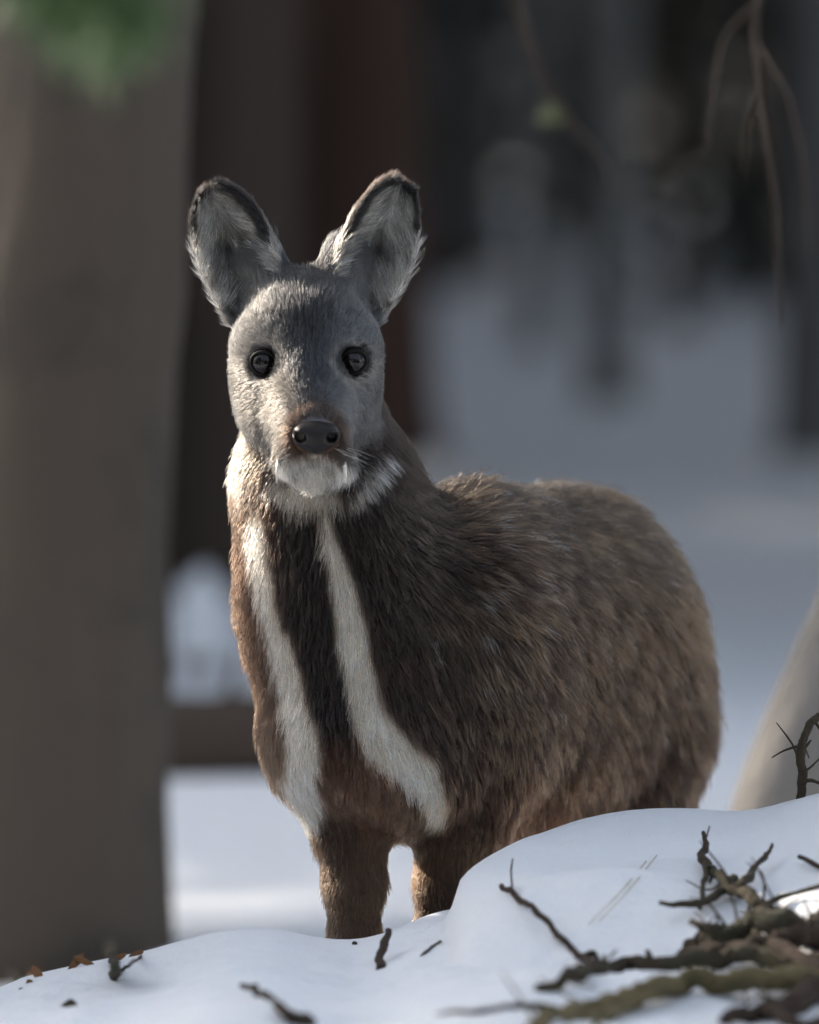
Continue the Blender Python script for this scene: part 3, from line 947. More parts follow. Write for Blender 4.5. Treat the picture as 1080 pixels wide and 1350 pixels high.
def coat(p, nrm, tips):
    """Per hair: root and tip colour, length (m), lift, whether bare."""
    n = len(p)
    q = pix(p)
    wob = np.stack([fbm(p, 60, 3, 3), fbm(p, 60, 9, 3)], -1)
    qw = q + wob * 7
    nk = np.clip((p[:, 1] - np.interp(q[:, 1], [555, 600], [0.048, -0.006])) / 0.014, 0, 1) * (q[:, 1] > 470) + (q[:, 1] > 648)
    nk = np.clip(nk, 0, 1)[:, None]
    base = gauss_blend(qw, [a for a in COAT if a[1] <= 575]) * (1 - nk) + nk * gauss_blend(qw, NECK + [a for a in COAT if a[1] > 575])
    frontal = nrm[:, 1] < 0.35
    # length
    LEN = [(413, 540, 22, (0.0050,)), (405, 470, 30, (0.0085,)), (345, 530, 24, (0.010,)), (470, 530, 24, (0.009,)), (404, 395, 22, (0.013,)),
           (412, 610, 14, (0.0065,)), (400, 660, 26, (0.017,)), (330, 640, 26, (0.015,)), (440, 750, 60, (0.020,)), (520, 650, 40, (0.022,)), (450, 900, 60, (0.021,)),
           (480, 1030, 50, (0.018,)), (640, 760, 70, (0.027,)), (800, 760, 90, (0.034,)), (640, 950, 60, (0.022,)), (840, 930, 90, (0.031,)),
           (465, 1110, 26, (0.012,)), (465, 1190, 40, (0.009,)), (590, 1120, 30, (0.012,)), (585, 1200, 40, (0.009,)), (520, 1400, 80, (0.008,)), (800, 1200, 90, (0.018,))]
    length = gauss_blend(q, LEN)[:, 0] * np.interp(q[:, 1], [600, 700], [0.9, 0.80])
    lift = np.full(n, 0.36)
    col = base.copy()
    head = (q[:, 1] < 645) & (p[:, 1] < 0.07)
    lift = np.where(head, 0.30, lift)
    # white stripes, throat, jaw
    torso = frontal & (p[:, 1] < 0.16)
    w = np.maximum(stripe(qw, STR_L, 5), stripe(qw, STR_R, 5)) * torso
    behind = (p[:, 1] > -0.012) & (q[:, 1] > 575)
    thr = 0.95 * stripe(qw, [(362, 640, 8), (388, 652, 18), (430, 654, 16)], 9) * (p[:, 1] > -0.03) * torso
    w = np.maximum(w, np.maximum(stripe(q + wob * 2.5, JAW_R, 3) * behind, thr * 0.95))
    sidew = stripe(qw, [(312, 560, 14), (316, 620, 16), (330, 655, 12)], 10) * torso
    w = np.maximum(w, sidew * 0.28)
    col = col * (1 - w[:, None]) + WHITE * w[:, None]
    # muzzle: rust ring round the nose, pale lips and chin
    muz = p[:, 1] < -0.022
    ringd = np.hypot((q[:, 0] - 416) / 1.0, (q[:, 1] - 570) / 0.92)
    rust = np.clip(1.25 - np.abs(ringd - 33) / 12, 0, 1) * muz * (q[:, 1] < 602)
    col = col * (1 - rust[:, None]) + S(92, 68, 54) * rust[:, None]
    sd = np.clip(1 - np.hypot((np.abs(q[:, 0] - 416) - 40) / 12, (q[:, 1] - 583) / 16), 0, 1) * muz
    col = col * (1 - sd[:, None]) + S(64, 50, 44) * sd[:, None]
    lip = np.clip((q[:, 1] - 597) / 6, 0, 1) * (p[:, 1] < -0.008)
    col = col * (1 - lip[:, None]) + S(214, 204, 190) * lip[:, None]
    w = np.maximum(w, lip)
    # mouth crease under the nose, its shade painted as a fine dark line
    ml = np.clip(1.2 - np.abs(q[:, 1] - (607 + 0.012 * (q[:, 0] - 414) ** 2 * 0.9)) / 2.6, 0, 1) * (p[:, 1] < -0.015) * (np.abs(q[:, 0] - 414) < 42)
    col = col * (1 - 0.9 * ml[:, None]) + S(70, 56, 48) * 0.9 * ml[:, None]
    w = w * (1 - 0.9 * ml)
    bare = np.zeros(n, bool)
    for c, sx in zip(EYES, (-1, 1)):
        r = np.linalg.norm(p - c, axis=1)
        d2 = pix(c[None])[0]
        rr = np.hypot((q[:, 0] - d2[0]), (q[:, 1] - d2[1]) * 1.05)
        near = r < 0.035
        pale = 1.3 * np.clip(1.2 - np.abs(rr - 28) / 7, 0, 1) * (0.55 + 0.45 * (q[:, 1] > d2[1])) * near
        col = col * (1 - 0.55 * pale[:, None]) + S(186, 180, 172) * 0.55 * pale[:, None]
        dark = np.clip((25 - rr) / 4, 0, 1) * near
        brow = np.clip(1 - np.hypot((q[:, 0] - d2[0] - sx * 2) / 24, (q[:, 1] - d2[1] + 19) / 5), 0, 1) * near * 1.6
        dark = np.clip(np.maximum(dark, brow), 0, 1)
        col = col * (1 - dark[:, None]) + S(26, 21, 19) * dark[:, None]
        bare |= r < 0.0128
        length = np.where(near, np.minimum(length, 0.0055), length)
        tear = np.clip(1 - np.hypot((q[:, 0] - d2[0] + sx * -14) / 9, (q[:, 1] - d2[1] - 29) / 5), 0, 1) * near
        col = col * (1 - tear[:, None]) + S(62, 56, 54) * tear[:, None]
    bare |= (np.hypot((q[:, 0] - 417) / 31, (q[:, 1] - 575) / 23) < 1) & (p[:, 1] < -0.05)
    # lower face hangs a little
    # ears
    wh, T, X, D = ear_of(p)
    on = wh >= 0
    for i in (0, 1):
        m = wh == i
        if not m.any(): continue
        inside = (nrm[m] @ ears[i].n) > 0.05
        t, x = T[m], X[m]
        sg = (-1 if i == 0 else 1)            # inner edge (towards the other ear)
        pq = q[m]
        nz = fbm(p[m], 170, 31, 3)
        inc = np.tile(S(222, 217, 208), (m.sum(), 1))
        greym = np.clip(fbm(p[m], 130, 5, 3) * 2.0 + 0.25, 0, 1)
        inc = inc * (1 - greym[:, None]) + S(100, 94, 88) * greym[:, None]
        spot = np.clip(1.35 - np.hypot((x * sg + 0.40 + 0.25 * nz) / 0.34, (t - 0.42) / 0.15), 0, 1) ** 0.8
        inc = inc * (1 - spot[:, None]) + S(30, 25, 23) * spot[:, None]
        inner_edge = x * sg
        rim = np.clip(np.maximum((t - 0.86 + 0.05 * nz) / 0.07, (inner_edge - 0.70 + 0.12 * nz) / 0.12 * (t > 0.40) + 0 * t), 0, 1)
        rim = np.maximum(rim, np.clip((np.abs(x) - 0.86) / 0.1, 0, 1) * np.clip((t - 0.55) / 0.2, 0, 1))
        inc = inc * (1 - rim[:, None]) + S(20, 16, 14) * rim[:, None]
        outc = np.tile(S(118, 110, 102), (m.sum(), 1))
        od = np.clip((t - 0.45 + 0.1 * nz) / 0.2, 0, 1)
        outc = outc * (1 - od[:, None]) + S(36, 29, 26) * od[:, None]
        col[m] = np.where(inside[:, None], inc, outc)
        length[m] = np.where(inside, np.where(rim > 0.5, 0.006, 0.0125), 0.0075)
        lift[m] = np.where(inside, 0.40, 0.32)
    return col, length, lift, bare, q, on, w


FLOW = [  # px, py, spread, direction x y z
    (416, 540, 16, (0, 0.5, 0.9)), (408, 490, 22, (0, 0.4, 0.95)), (403, 440, 26, (0, 0.5, 0.9)), (375, 400, 20, (-0.35, 0.4, 0.85)), (430, 400, 20, (0.35, 0.4, 0.85)),
    (340, 450, 18, (-0.6, 0.5, 0.5)), (468, 450, 18, (0.6, 0.5, 0.5)), (335, 520, 22, (-0.65, 0.5, -0.45)), (478, 520, 22, (0.65, 0.5, -0.45)),
    (372, 540, 14, (-0.5, 0.6, -0.5)), (455, 540, 14, (0.5, 0.6, -0.5)), (350, 590, 20, (-0.4, 0.4, -0.9)), (470, 585, 18, (0.4, 0.4, -0.8)), (413, 615, 16, (0, 0.3, -1)),
    (400, 660, 30, (0, 0.1, -1)), (320, 640, 26, (-0.2, 0.1, -1)), (500, 600, 24, (0.1, 0.3, -0.8)), (400, 760, 50, (0.02, -0.05, -1)), (330, 800, 30, (-0.05, 0.0, -1)),
    (500, 720, 40, (0.18, 0.2, -1)), (440, 900, 50, (0.08, -0.05, -1)), (350, 930, 30, (-0.12, -0.05, -1)), (560, 720, 34, (0.35, 0.5, -0.75)), (560, 850, 34, (0.2, 0.2, -1)),
    (610, 650, 36, (0.65, 0.75, -0.10)), (720, 660, 44, (0.65, 0.72, -0.12)), (830, 700, 44, (0.60, 0.6, -0.40)), (650, 760, 44, (0.55, 0.5, -0.65)), (760, 790, 50, (0.60, 0.5, -0.62)), (880, 800, 44, (0.55, 0.5, -0.65)),
    (640, 880, 44, (0.30, 0.25, -0.95)), (720, 900, 44, (0.50, 0.4, -0.75)), (830, 920, 50, (0.45, 0.4, -0.8)), (920, 900, 34, (0.35, 0.4, -0.9)), (640, 1000, 44, (0.15, 0.15, -1)),
    (760, 1020, 50, (0.35, 0.3, -0.9)), (880, 1040, 50, (0.2, 0.3, -1)), (530, 1000, 30, (0.35, 0.0, -0.9)), (490, 1060, 30, (0.1, 0.1, -0.9)), (400, 1020, 26, (0.05, -0.1, -1)),
    (465, 1150, 50, (0, 0, -1)), (590, 1150, 50, (0, 0, -1)), (520, 1400, 90, (0, 0, -1)), (800, 1200, 90, (0.1, 0.1, -1)),
]

# ------------------------------------------------------------------ body mesh
skin_m, nt, b = material('deer_skin')
at = nt.nodes.new('ShaderNodeAttribute'); at.attribute_name = 'coat'
nt.links.new(at.outputs['Color'], b.inputs['Base Color'])
b.inputs['Roughness'].default_value = 0.85
b.inputs['Specular IOR Level'].default_value = 0.15

body = mesh_obj('body', bv, bq, skin_m, deer)
me = body.data
nv = len(me.vertices)
vn = np.zeros(nv * 3); me.vertices.foreach_get('normal', vn); vn = vn.reshape(-1, 3)
vcol = coat(bv, vn, False)[0]
ca = me.attributes.new('coat', 'FLOAT_COLOR', 'POINT')
ca.data.foreach_set('color', np.concatenate([vcol * 0.7, np.ones((nv, 1))], 1).astype(np.float32).ravel())

# ------------------------------------------------------------------ fur
tri = np.concatenate([bq[:, [0, 1, 2]], bq[:, [0, 2, 3]]])
A, B_, C_ = bv[tri[:, 0]], bv[tri[:, 1]], bv[tri[:, 2]]
area = 0.5 * np.linalg.norm(np.cross(B_ - A, C_ - A), axis=1)
cen = (A + B_ + C_) / 3
qc = pix(cen)
dens = np.full(len(tri), 42e4)                                    # hairs per square metre
dens[(qc[:, 1] < 650) & (cen[:, 1] < 0.09)] = 120e4
dens[(cen[:, 1] < -0.02) & (qc[:, 1] < 650)] = 190e4
ew = ear_of(cen)[0]
dens[ew >= 0] = 130e4
dens[cen[:, 2] < 0.16] *= 0.5
tn = np.cross(B_ - A, C_ - A); tn /= np.linalg.norm(tn, axis=1)[:, None] + 1e-12
dens[(tn @ np.array([-0.25, -0.95, 0.2])) < -0.45] *= 0.5           # the far side, turned away from everything in view
wgt = area * dens
N = int(wgt.sum())
print('hairs', N)
ti = rng.choice(len(tri), N, p=wgt / wgt.sum())
u1, u2 = rng.random(N), rng.random(N)
fl = u1 + u2 > 1
u1[fl], u2[fl] = 1 - u1[fl], 1 - u2[fl]
bw = np.stack([1 - u1 - u2, u1, u2], -1)[:, :, None]
root = (bv[tri[ti]] * bw).sum(1)
nrm = (vn[tri[ti]] * bw).sum(1); nrm /= np.linalg.norm(nrm, axis=1)[:, None]
col, length, lift, bare, q, on_ear, white = coat(root, nrm, True)
keep = ~bare
root, nrm, col, length, lift, q, on_ear, white = (a[keep] for a in (root, nrm, col, length, lift, q, on_ear, white))
N = len(root)
flow = gauss_blend(q, FLOW)
# the side turned away from the camera: along the body instead
bk = np.clip((nrm[:, 1] - 0.1) / 0.4, 0, 1) * (q[:, 1] > 620)
flow = flow * (1 - bk[:, None]) + bk[:, None] * (BODY_FWD * 0.6 + np.array([0, 0, -0.7]))
wh, T, X, D = ear_of(root)
for i in (0, 1):
    m = wh == i
    if not m.any(): continue
    ins = (nrm[m] @ ears[i].n) > 0.05
    spread = ears[i].a * 0.75 - ears[i].s * np.sign(X[m])[:, None] * 0.75 * np.clip(np.abs(X[m]) * 1.5, 0, 1)[:, None]
    flow[m] = np.where(ins[:, None], spread, ears[i].a)
# gentle wander of the lay of the hair
flow = flow / (np.linalg.norm(flow, axis=1)[:, None] + 1e-9)
sw = np.stack([fbm(root, 28, s, 2) for s in (1, 2, 3)], -1)
fine = np.stack([noise(root, 150, s) for s in (4, 5, 6)], -1)
flow = flow + 0.22 * sw + 0.17 * fine + 0.11 * rng.normal(size=(N, 3))
tang = flow - nrm * (flow * nrm).sum(1)[:, None]
tang /= np.linalg.norm(tang, axis=1)[:, None] + 1e-9
face_short = length < 0.012
length = length * np.exp(np.clip(rng.normal(0, 0.22, N), -0.5, 0.35)) * (1 + 0.22 * fbm(root, 45, 21, 2))
lift = lift * np.exp(np.clip(rng.normal(0, 0.28, N), -0.6, 0.45)) * (1 + 0.45 * fbm(root, 70, 23, 2))
ROWS = np.array([0, 0.33, 0.68, 1.0])
K = len(ROWS)
# tufts: tips are drawn to the tip of a neighbouring hair
from mathutils.kdtree import KDTree
ncl = N // 14
seeds = rng.choice(N, ncl, replace=False)
kd = KDTree(ncl)
for j, s_ in enumerate(seeds): kd.insert(root[s_], j)
kd.balance()
owner = seeds[np.fromiter((kd.find(r_)[1] for r_ in root), int, N)]


def strand(rt, nm, tg, ln, lf):
    out = np.zeros((len(rt), K, 3))
    for k, t in enumerate(ROWS):
        out[:, k] = rt + ln[:, None] * (tg * (t * 0.97)[..., None] if np.ndim(t) else tg * t * 0.97) + nm * (ln * lf * (1.25 * t - 0.55 * t * t))[:, None]
    return out


pts = strand(root, nrm, tang, length, lift)
own = pts[owner]
cl = np.where(on_ear | face_short, 0.15, 0.45) * rng.uniform(0.3, 1.3, N)
for k, t in enumerate(ROWS):
    pts[:, k] += (own[:, k] - pts[:, k]) * (cl * t ** 1.5)[:, None]
kink = rng.normal(size=(N, 3)) * (length * 0.035)[:, None]
pts[:, 1] += kink; pts[:, 2] -= kink * 0.8
# whatever sank below the skin is lifted
# colour along the strand: grey-brown base, dark band, pale tip on some hairs
rnd = rng.random(N)
body_zone = np.clip((q[:, 1] - 600) / 60, 0, 1) * (1 - white) * np.clip((q[:, 0] - 470) / 120, 0.15, 1)
patch = np.clip(0.5 + 0.9 * fbm(root, 22, 41, 3), 0, 1)
ctuft = np.exp(0.26 * rng.normal(size=N)[owner] + 0.30 * rng.normal(size=N))
hcol = np.repeat(col[:, None, :], K, 1) * ctuft[:, None, None]
agouti = (rnd[owner] * 0.6 + rnd * 0.4 < 0.24 + 0.30 * patch) * body_zone
tan = S(228, 200, 168)
for k, mix in enumerate((0.0, 0.05, 0.60, 0.85)):
    f = (agouti * mix)[:, None]
    hcol[:, k] = hcol[:, k] * (1 - f) + tan * f
dk = ((rnd > 0.62) * body_zone * 0.45)[:, None]
hcol *= (1 - dk)[:, None]
hcol[:, 0] *= 0.75
grey_face = (q[:, 1] < 640) & (white < 0.3)
gf = (grey_face & (rng.random(N) < 0.30) & (col.mean(1) > 0.06))
hcol[gf, 2:] = hcol[gf, 2:] * 0.45 + S(205, 202, 198) * 0.55
# melting frost beads along the back and shoulder
fz = np.zeros(N)
for fx, fy, fr, fa in ((640, 768, 22, .5), (685, 770, 22, .5), (720, 690, 30, .16), (760, 700, 26, .18), (655, 660, 40, .10), (850, 720, 20, .18), (870, 960, 14, .12), (912, 888, 10, .35), (640, 880, 40, .10)):
    fz = np.maximum(fz, fa * np.exp(-((q[:, 0] - fx) ** 2 + (q[:, 1] - fy) ** 2) / (2 * fr * fr)))
fpatch = noise(root, 190, 77) > 0.25
frz = (rng.random(N)[owner] < fz * 1.5) & fpatch & (rng.random(N) < 0.6)
hcol[frz, 2:] = hcol[frz, 2:] * 0.25 + S(205, 210, 220) * 0.75

GAIN = np.interp(q[:, 1] - np.clip(root[:, 1] - 0.06, 0, 1) * -3000, [600, 680], [0.160, 0.165])
GAIN = (GAIN * (1 - white) + 0.70 * white)
GAIN = np.where(on_ear, 0.42, GAIN)[:, None, None]
inside_ear = on_ear & (col.mean(1) > 0.10)
hcol[inside_ear] *= np.where(rng.random(inside_ear.sum()) < 0.36, 0.22, 1.3)[:, None, None]
warm = np.clip((600 - q[:, 0]) / 60, 0, 1) * np.clip((q[:, 1] - 620) / 40, 0, 1) * (1 - white)
low = np.exp(-((q[:, 0] - 490) / 75) ** 2 - ((q[:, 1] - 1045) / 42) ** 2)
leg = np.clip((q[:, 1] - 1085) / 30, 0, 1) * (q[:, 0] < 680)
GAIN = GAIN * (1 + 1.1 * low + 0.7 * leg)[:, None, None]
lum = hcol.mean(-1, keepdims=True)
hcol = lum + (hcol - lum) * (1 - 0.40 * warm)[:, None, None]
hcol = np.clip(hcol * (np.array([1.0, 0.98, 0.94]) + np.clip((q[:, 1] - 600) / 60, 0, 1)[:, None, None] * np.array([0.24, 0.02, -0.15])) * GAIN, 0.003, 0.92)
hcol[frz, 2:] = S(150, 155, 164)
rad = np.where(on_ear | face_short, 0.00013, 0.00020)[:, None] * np.array([1.0, 0.95, 0.7, 0.18])[None] * rng.uniform(0.75, 1.25, (N, 1))

fur_data = bpy.data.hair_curves.new('fur')
fur_data.add_curves([K] * N)
o3 = np.array(deer.location)
fur_data.attributes['position'].data.foreach_set('vector', (pts - o3).astype(np.float32).ravel())
ra = fur_data.attributes.get('radius') or fur_data.attributes.new('radius', 'FLOAT', 'POINT')
ra.data.foreach_set('value', rad.astype(np.float32).ravel())
cc = fur_data.attributes.new('coat', 'FLOAT_COLOR', 'POINT')
cc.data.foreach_set('color', np.concatenate([hcol, np.ones((N, K, 1))], -1).astype(np.float32).ravel())
fur_m = bpy.data.materials.new('deer_fur')
fur_m.use_nodes = True
nt = fur_m.node_tree
nt.nodes.remove(nt.nodes['Principled BSDF'])
hb = nt.nodes.new('ShaderNodeBsdfHairPrincipled')
hb.model = 'CHIANG'
hb.parametrization = 'COLOR'
hb.inputs['Roughness'].default_value = 0.42
hb.inputs['Radial Roughness'].default_value = 0.55
hb.inputs['Random Roughness'].default_value = 0.2
hb.inputs['IOR'].default_value = 1.40
at = nt.nodes.new('ShaderNodeAttribute'); at.attribute_name = 'coat'
nt.links.new(at.outputs['Color'], hb.inputs['Color'])
nt.links.new(hb.outputs[0], nt.nodes['Material Output'].inputs['Surface'])
fur_data.materials.append(fur_m)
fur = bpy.data.objects.new('fur', fur_data)
link(fur, deer)
fur['kind'] = 'stuff'

# ------------------------------------------------------------------ eyes, nose, tusks, hoofs
eye_m, nt, b = material('eye_dark')
tc = nt.nodes.new('ShaderNodeTexCoord')
sep = nt.nodes.new('ShaderNodeSeparateXYZ')
nt.links.new(tc.outputs['Object'], sep.inputs[0])
ly = nt.nodes.new('ShaderNodeVectorMath'); ly.operation = 'LENGTH'
cmb = nt.nodes.new('ShaderNodeCombineXYZ')
nt.links.new(sep.outputs['X'], cmb.inputs['X']); nt.links.new(sep.outputs['Z'], cmb.inputs['Z'])
nt.links.new(cmb.outputs[0], ly.inputs[0])
sc_ = nt.nodes.new('ShaderNodeMath'); sc_.operation = 'MULTIPLY'; sc_.inputs[1].default_value = 80
nt.links.new(ly.outputs['Value'], sc_.inputs[0])
nt.links.new(ramp(nt, sc_.outputs[0], [(0.0, (0.006, 0.005, 0.005)), (0.40, (0.007, 0.005, 0.005)), (0.75, (0.013, 0.008, 0.006)), (0.9, (0.007, 0.005, 0.004)), (1.0, (0.006, 0.005, 0.004))]), b.inputs['Base Color'])
b.inputs['Roughness'].default_value = 0.06
b.inputs['IOR'].default_value = 1.40
lid_m, nt, b = material('eyelid_skin')
b.inputs['Base Color'].default_value = (0.005, 0.004, 0.004, 1)
b.inputs['Roughness'].default_value = 0.6
b.inputs['Specular IOR Level'].default_value = 0.15


def uv_sphere(c, r, nu=28, nvv=18):
    V, Fc = [], []
    for i in range(nvv + 1):
        th = math.pi * i / nvv
        for j in range(nu):
            ph = 2 * math.pi * j / nu
            V.append((c[0] + r[0] * math.sin(th) * math.cos(ph), c[1] + r[1] * math.sin(th) * math.sin(ph), c[2] + r[2] * math.cos(th)))
    for i in range(nvv):
        for j in range(nu):
            Fc.append((i * nu + j, (i + 1) * nu + j, (i + 1) * nu + (j + 1) % nu, i * nu + (j + 1) % nu))
    return V, Fc


for c, sx in zip(EYES, (-1, 1)):
    ec = c + np.array([0, 0.0035, 0])
    V, Fc = uv_sphere(ec, (0.0108, 0.0108, 0.0108))
    eye = mesh_obj('eye', V, Fc, eye_m, deer, origin=ec)
    # almond rim of dark lid skin hugging the ball
    th = np.linspace(0, 2 * math.pi, 41)[:-1]
    ring = []
    for a in th:
        ex = math.cos(a) * 0.0101
        ez = math.sin(a) * (0.0084 if math.sin(a) > 0 else 0.0090)
        ez += -0.0010 * (ex / 0.0106) * sx * -1
        r2 = ex * ex + ez * ez
        yy = -math.sqrt(max(0.0112 ** 2 - r2, 0.0)) * 0.95
        ring.append(ec + np.array([ex, yy - 0.0006, ez]))
    ring.append(ring[0]); ring.append(ring[1])
    rr_ = [0.0010 + 0.0007 * max(0, math.sin(a)) for a in np.append(th, [th[0], th[1]])]
    V, Fc = tube(ring, rr_, 7, cap=False)
    mesh_obj('eyelid', V, Fc, lid_m, eye)

nose_m, nt, b = material('nose_skin')
nz = tex_noise(nt, 900, 3, 0.6, obj_coords(nt))
vz = tex_noise(nt, 700, vec=obj_coords(nt), kind='ShaderNodeTexVoronoi')
nt.links.new(ramp(nt, nz.outputs['Fac'], [(0.3, (0.007, 0.006, 0.006)), (0.7, (0.018, 0.013, 0.012))]), b.inputs['Base Color'])
b.inputs['Roughness'].default_value = 0.32
b.inputs['Specular IOR Level'].default_value = 0.25
bump(nt, b, vz.outputs['Distance'], 0.25, 0.0006)
G = Field(NOSE_C - 0.028, NOSE_C + 0.028, 0.0008)
G.ell(NOSE_C + np.array([0, 0.004, 0.0015]), (0.0160, 0.0125, 0.0098), None, 0.004)
G.ell(NOSE_C + np.array([0, 0.003, -0.0055]), (0.0110, 0.0105, 0.0082), None, 0.006)
for sx in (-1, 1):
    G.ell(NOSE_C + np.array([sx * 0.0105, 0.0015, 0.0005]), (0.0072, 0.0090, 0.0078), None, 0.004)
    G.cone(NOSE_C + np.array([sx * 0.0108, -0.0110, -0.0022]), NOSE_C + np.array([sx * 0.0125, 0.006, 0.0002]), 0.0042, 0.0032, 0.0022, 0.02, carve=True)
    G.cone(NOSE_C + np.array([sx * 0.0125, -0.0085, -0.0010]), NOSE_C + np.array([sx * 0.0175, -0.001, 0.0022]), 0.0024, 0.0014, 0.002, 0.02, carve=True)
G.cone(NOSE_C + np.array([0, -0.0125, 0.002]), NOSE_C + np.array([0, -0.0105, -0.014]), 0.0009, 0.0012, 0.002, 0.02, carve=True)
V, Q = G.mesh()
mesh_obj('nose', V, Q, nose_m, deer)

tusk_m, nt, b = material('tusk_ivory')
b.inputs['Base Color'].default_value = (0.74, 0.68, 0.58, 1)
b.inputs['Roughness'].default_value = 0.28
for (x0, y0), (x1, y1) in (((368, 608), (365, 637)), ((453, 608), (456, 636))):
    yb = surface_y(x0, y0) - 0.0085
    mid = ((x0 + x1) / 2 + (-1.0 if x0 < 400 else 1.0), (y0 + y1) / 2)
    c3 = spline([P(x0, y0 - 4, yb + 0.008), P(*mid, yb - 0.0020), P(x1, y1, yb + 0.0050)], 9)
    V, Fc = tube(c3, np.linspace(0.0019, 0.0004, 9), 8)
    mesh_obj('tusk', V, Fc, tusk_m, deer)

hoof_m, nt, b = material('hoof_horn')
b.inputs['Base Color'].default_value = (0.02, 0.017, 0.015, 1)
b.inputs['Roughness'].default_value = 0.5
for hc in hoofs:
    for sx in (-1, 1):
        c0 = hc + np.array([sx * 0.008, 0, 0])
        V, Fc = tube([c0 + [0, 0.006, 0.014], c0 + [0, -0.004, 0.004], c0 + [0, -0.016, -0.010], c0 + [0, -0.024, -0.016]], [0.008, 0.0105, 0.009, 0.002], 8)
        mesh_obj('hoof', V, Fc, hoof_m, deer)

whisk_m, nt, b = material('whisker')
b.inputs['Base Color'].default_value = (0.5, 0.48, 0.45, 1)
for k in range(12):
    sx = -1 if k % 2 else 1
    p0 = P(414 + sx * random.uniform(26, 40), random.uniform(585, 612), 0)
    p0[1] = surface_y(*pix(p0[None])[0]) 
    p1 = p0 + np.array([sx * random.uniform(0.014, 0.026), -random.uniform(0.0, 0.008), -random.uniform(0.006, 0.02)])
    V, Fc = tube(spline([p0, (p0 + p1) / 2 + [0, -0.003, 0.001], p1], 6), np.linspace(0.00016, 0.00005, 6), 4)
    mesh_obj('whisker', V, Fc, whisk_m, deer)
# ------------------------------------------------------------------ twigs, fallen branches and litter on the snow bank
twig_dark = bark_material('twig_dark', srgb(26, 22, 19), srgb(66, 54, 45), scale=60, stretch=1, relief=0.006)
twig_moss = bark_material('twig_lichen', srgb(24, 21, 17), srgb(64, 56, 44), moss=srgb(66, 66, 53), scale=40, stretch=1, relief=0.006)
twig_olive = bark_material('twig_olive', srgb(46, 41, 28), srgb(112, 100, 72), moss=srgb(74, 70, 50), scale=40, stretch=1, relief=0.006)
litter_m = bark_material('dry_litter', srgb(62, 42, 28), srgb(118, 84, 56), scale=60, stretch=1, relief=0.006)


needle_pale = bark_material('needle_pale', srgb(150, 138, 112), srgb(196, 184, 156), scale=60, stretch=1, relief=0.006)


def branch(name, label, px_pts, r0, r1, mat, lift=0.0, side=(), cat='branch', seed=1, group=None, sides=10, auto=None):
    """Fallen branch through pixels resting on the snow; side = [(points, r0, r1)] twigs that are its parts."""
    def to3(pp):
        out = []
        for q in pp:
            if len(q) == 4: out.append(P(q[0], q[1], q[3]))
            else:
                h = on_ground(q[0], q[1])
                up = (q[2] if len(q) > 2 else 0) + lift
                h = P(q[0], q[1], h[1] - up / 0.085 * 0.30) if up else h      # nearer along the same view: stands off the snow
                out.append(h)
        return out
    if auto is None: auto = 9 if name == "fallen_branch" and max(r0, r1) > 0.004 else 0
    c = spline(to3(px_pts), max(14, len(px_pts) * 7))
    base = c[0].copy()
    o = empty(name, base)
    rm = (r0 + r1) / 2
    c = spline(c, len(c) * 2)
    c = c + np.stack([fbm(c, 28, seed + s, 3) for s in range(3)], -1) * rm * 1.3 + np.stack([fbm(c, 90, seed + 5 + s, 2) for s in range(3)], -1) * rm * 0.8
    rad_ = np.linspace(r0, r1, len(c)) * (0.90 + 0.20 * fbm(c, 60, seed + 9, 2))
    V, Fc = tube(c, rad_, sides + 2, 0.30, seed, 1.5 / rm)
    mesh_obj('stem', V, Fc, mat, o)
    gg = np.random.default_rng(seed)
    for k in range(auto):                                # fine side twigs
        i = int(gg.uniform(2, len(c) - 2))
        d = gg.normal(size=3) * [1.0, 0.5, 0.8] + [0, -0.1, 0.30]
        d /= np.linalg.norm(d)
        L = gg.uniform(0.015, 0.05)
        b1 = c[i] + d * L * 0.5 + gg.normal(size=3) * L * 0.12
        b2 = b1 + (d + gg.normal(size=3) * 0.5) * L * 0.5
        V, Fc = tube(spline([c[i], b1, b2], 8), np.linspace(0.0013, 0.0005, 8), 5, 0.25, seed + k, 200)
        mesh_obj('twig', V, Fc, mat, o)
    for k, (pp, a, b_) in enumerate(side):
        cc_ = spline(to3(pp), 20)
        cc_ = cc_ + np.stack([fbm(cc_, 45, seed + k + s, 3) for s in range(3)], -1) * a * 1.0
        V, Fc = tube(cc_, np.linspace(a, b_, len(cc_)) * (0.85 + 0.3 * fbm(cc_, 70, seed, 2)), 8, 0.35, seed + k, 0.6 / a)
        mesh_obj('twig', V, Fc, mat, o)
    tag(o, label, cat, group)
    return o


branch('fallen_branch', 'thin dark twig slanting down the snow mound to the mossy branches', [(662, 1166, .010), (700, 1196, .006), (740, 1238, .004), (768, 1262, .004), (792, 1284)], 0.0022, 0.0034, twig_dark, seed=2,
       side=[([(768, 1262, .004), (782, 1256, .012), (790, 1272, .004)], 0.003, 0.0022), ([(676, 1178, .008), (674, 1150, .02), (676, 1132, .03)], 0.0010, 0.0006)])
branch('fallen_branch', 'forked dark branch with lichen reaching up the snow mound', [(1040, 1218), (990, 1190, .010), (955, 1160, .012), (932, 1140, .012), (928, 1118, .014), (926, 1098, .018)], 0.0066, 0.0018, twig_moss, seed=3,
       side=[([(975, 1172, .012), (1000, 1142, .014), (1020, 1116, .018)], 0.0048, 0.0013), ([(964, 1162, .010), (940, 1184, .010), (905, 1194, .010), (866, 1188, .014)], 0.0048, 0.0020), ([(930, 1140, .012), (926, 1170, .008), (922, 1198, .004)], 0.0030, 0.0022),
             ([(1000, 1196, .006), (1040, 1178, .008), (1090, 1166, .012)], 0.0035, 0.0018)])
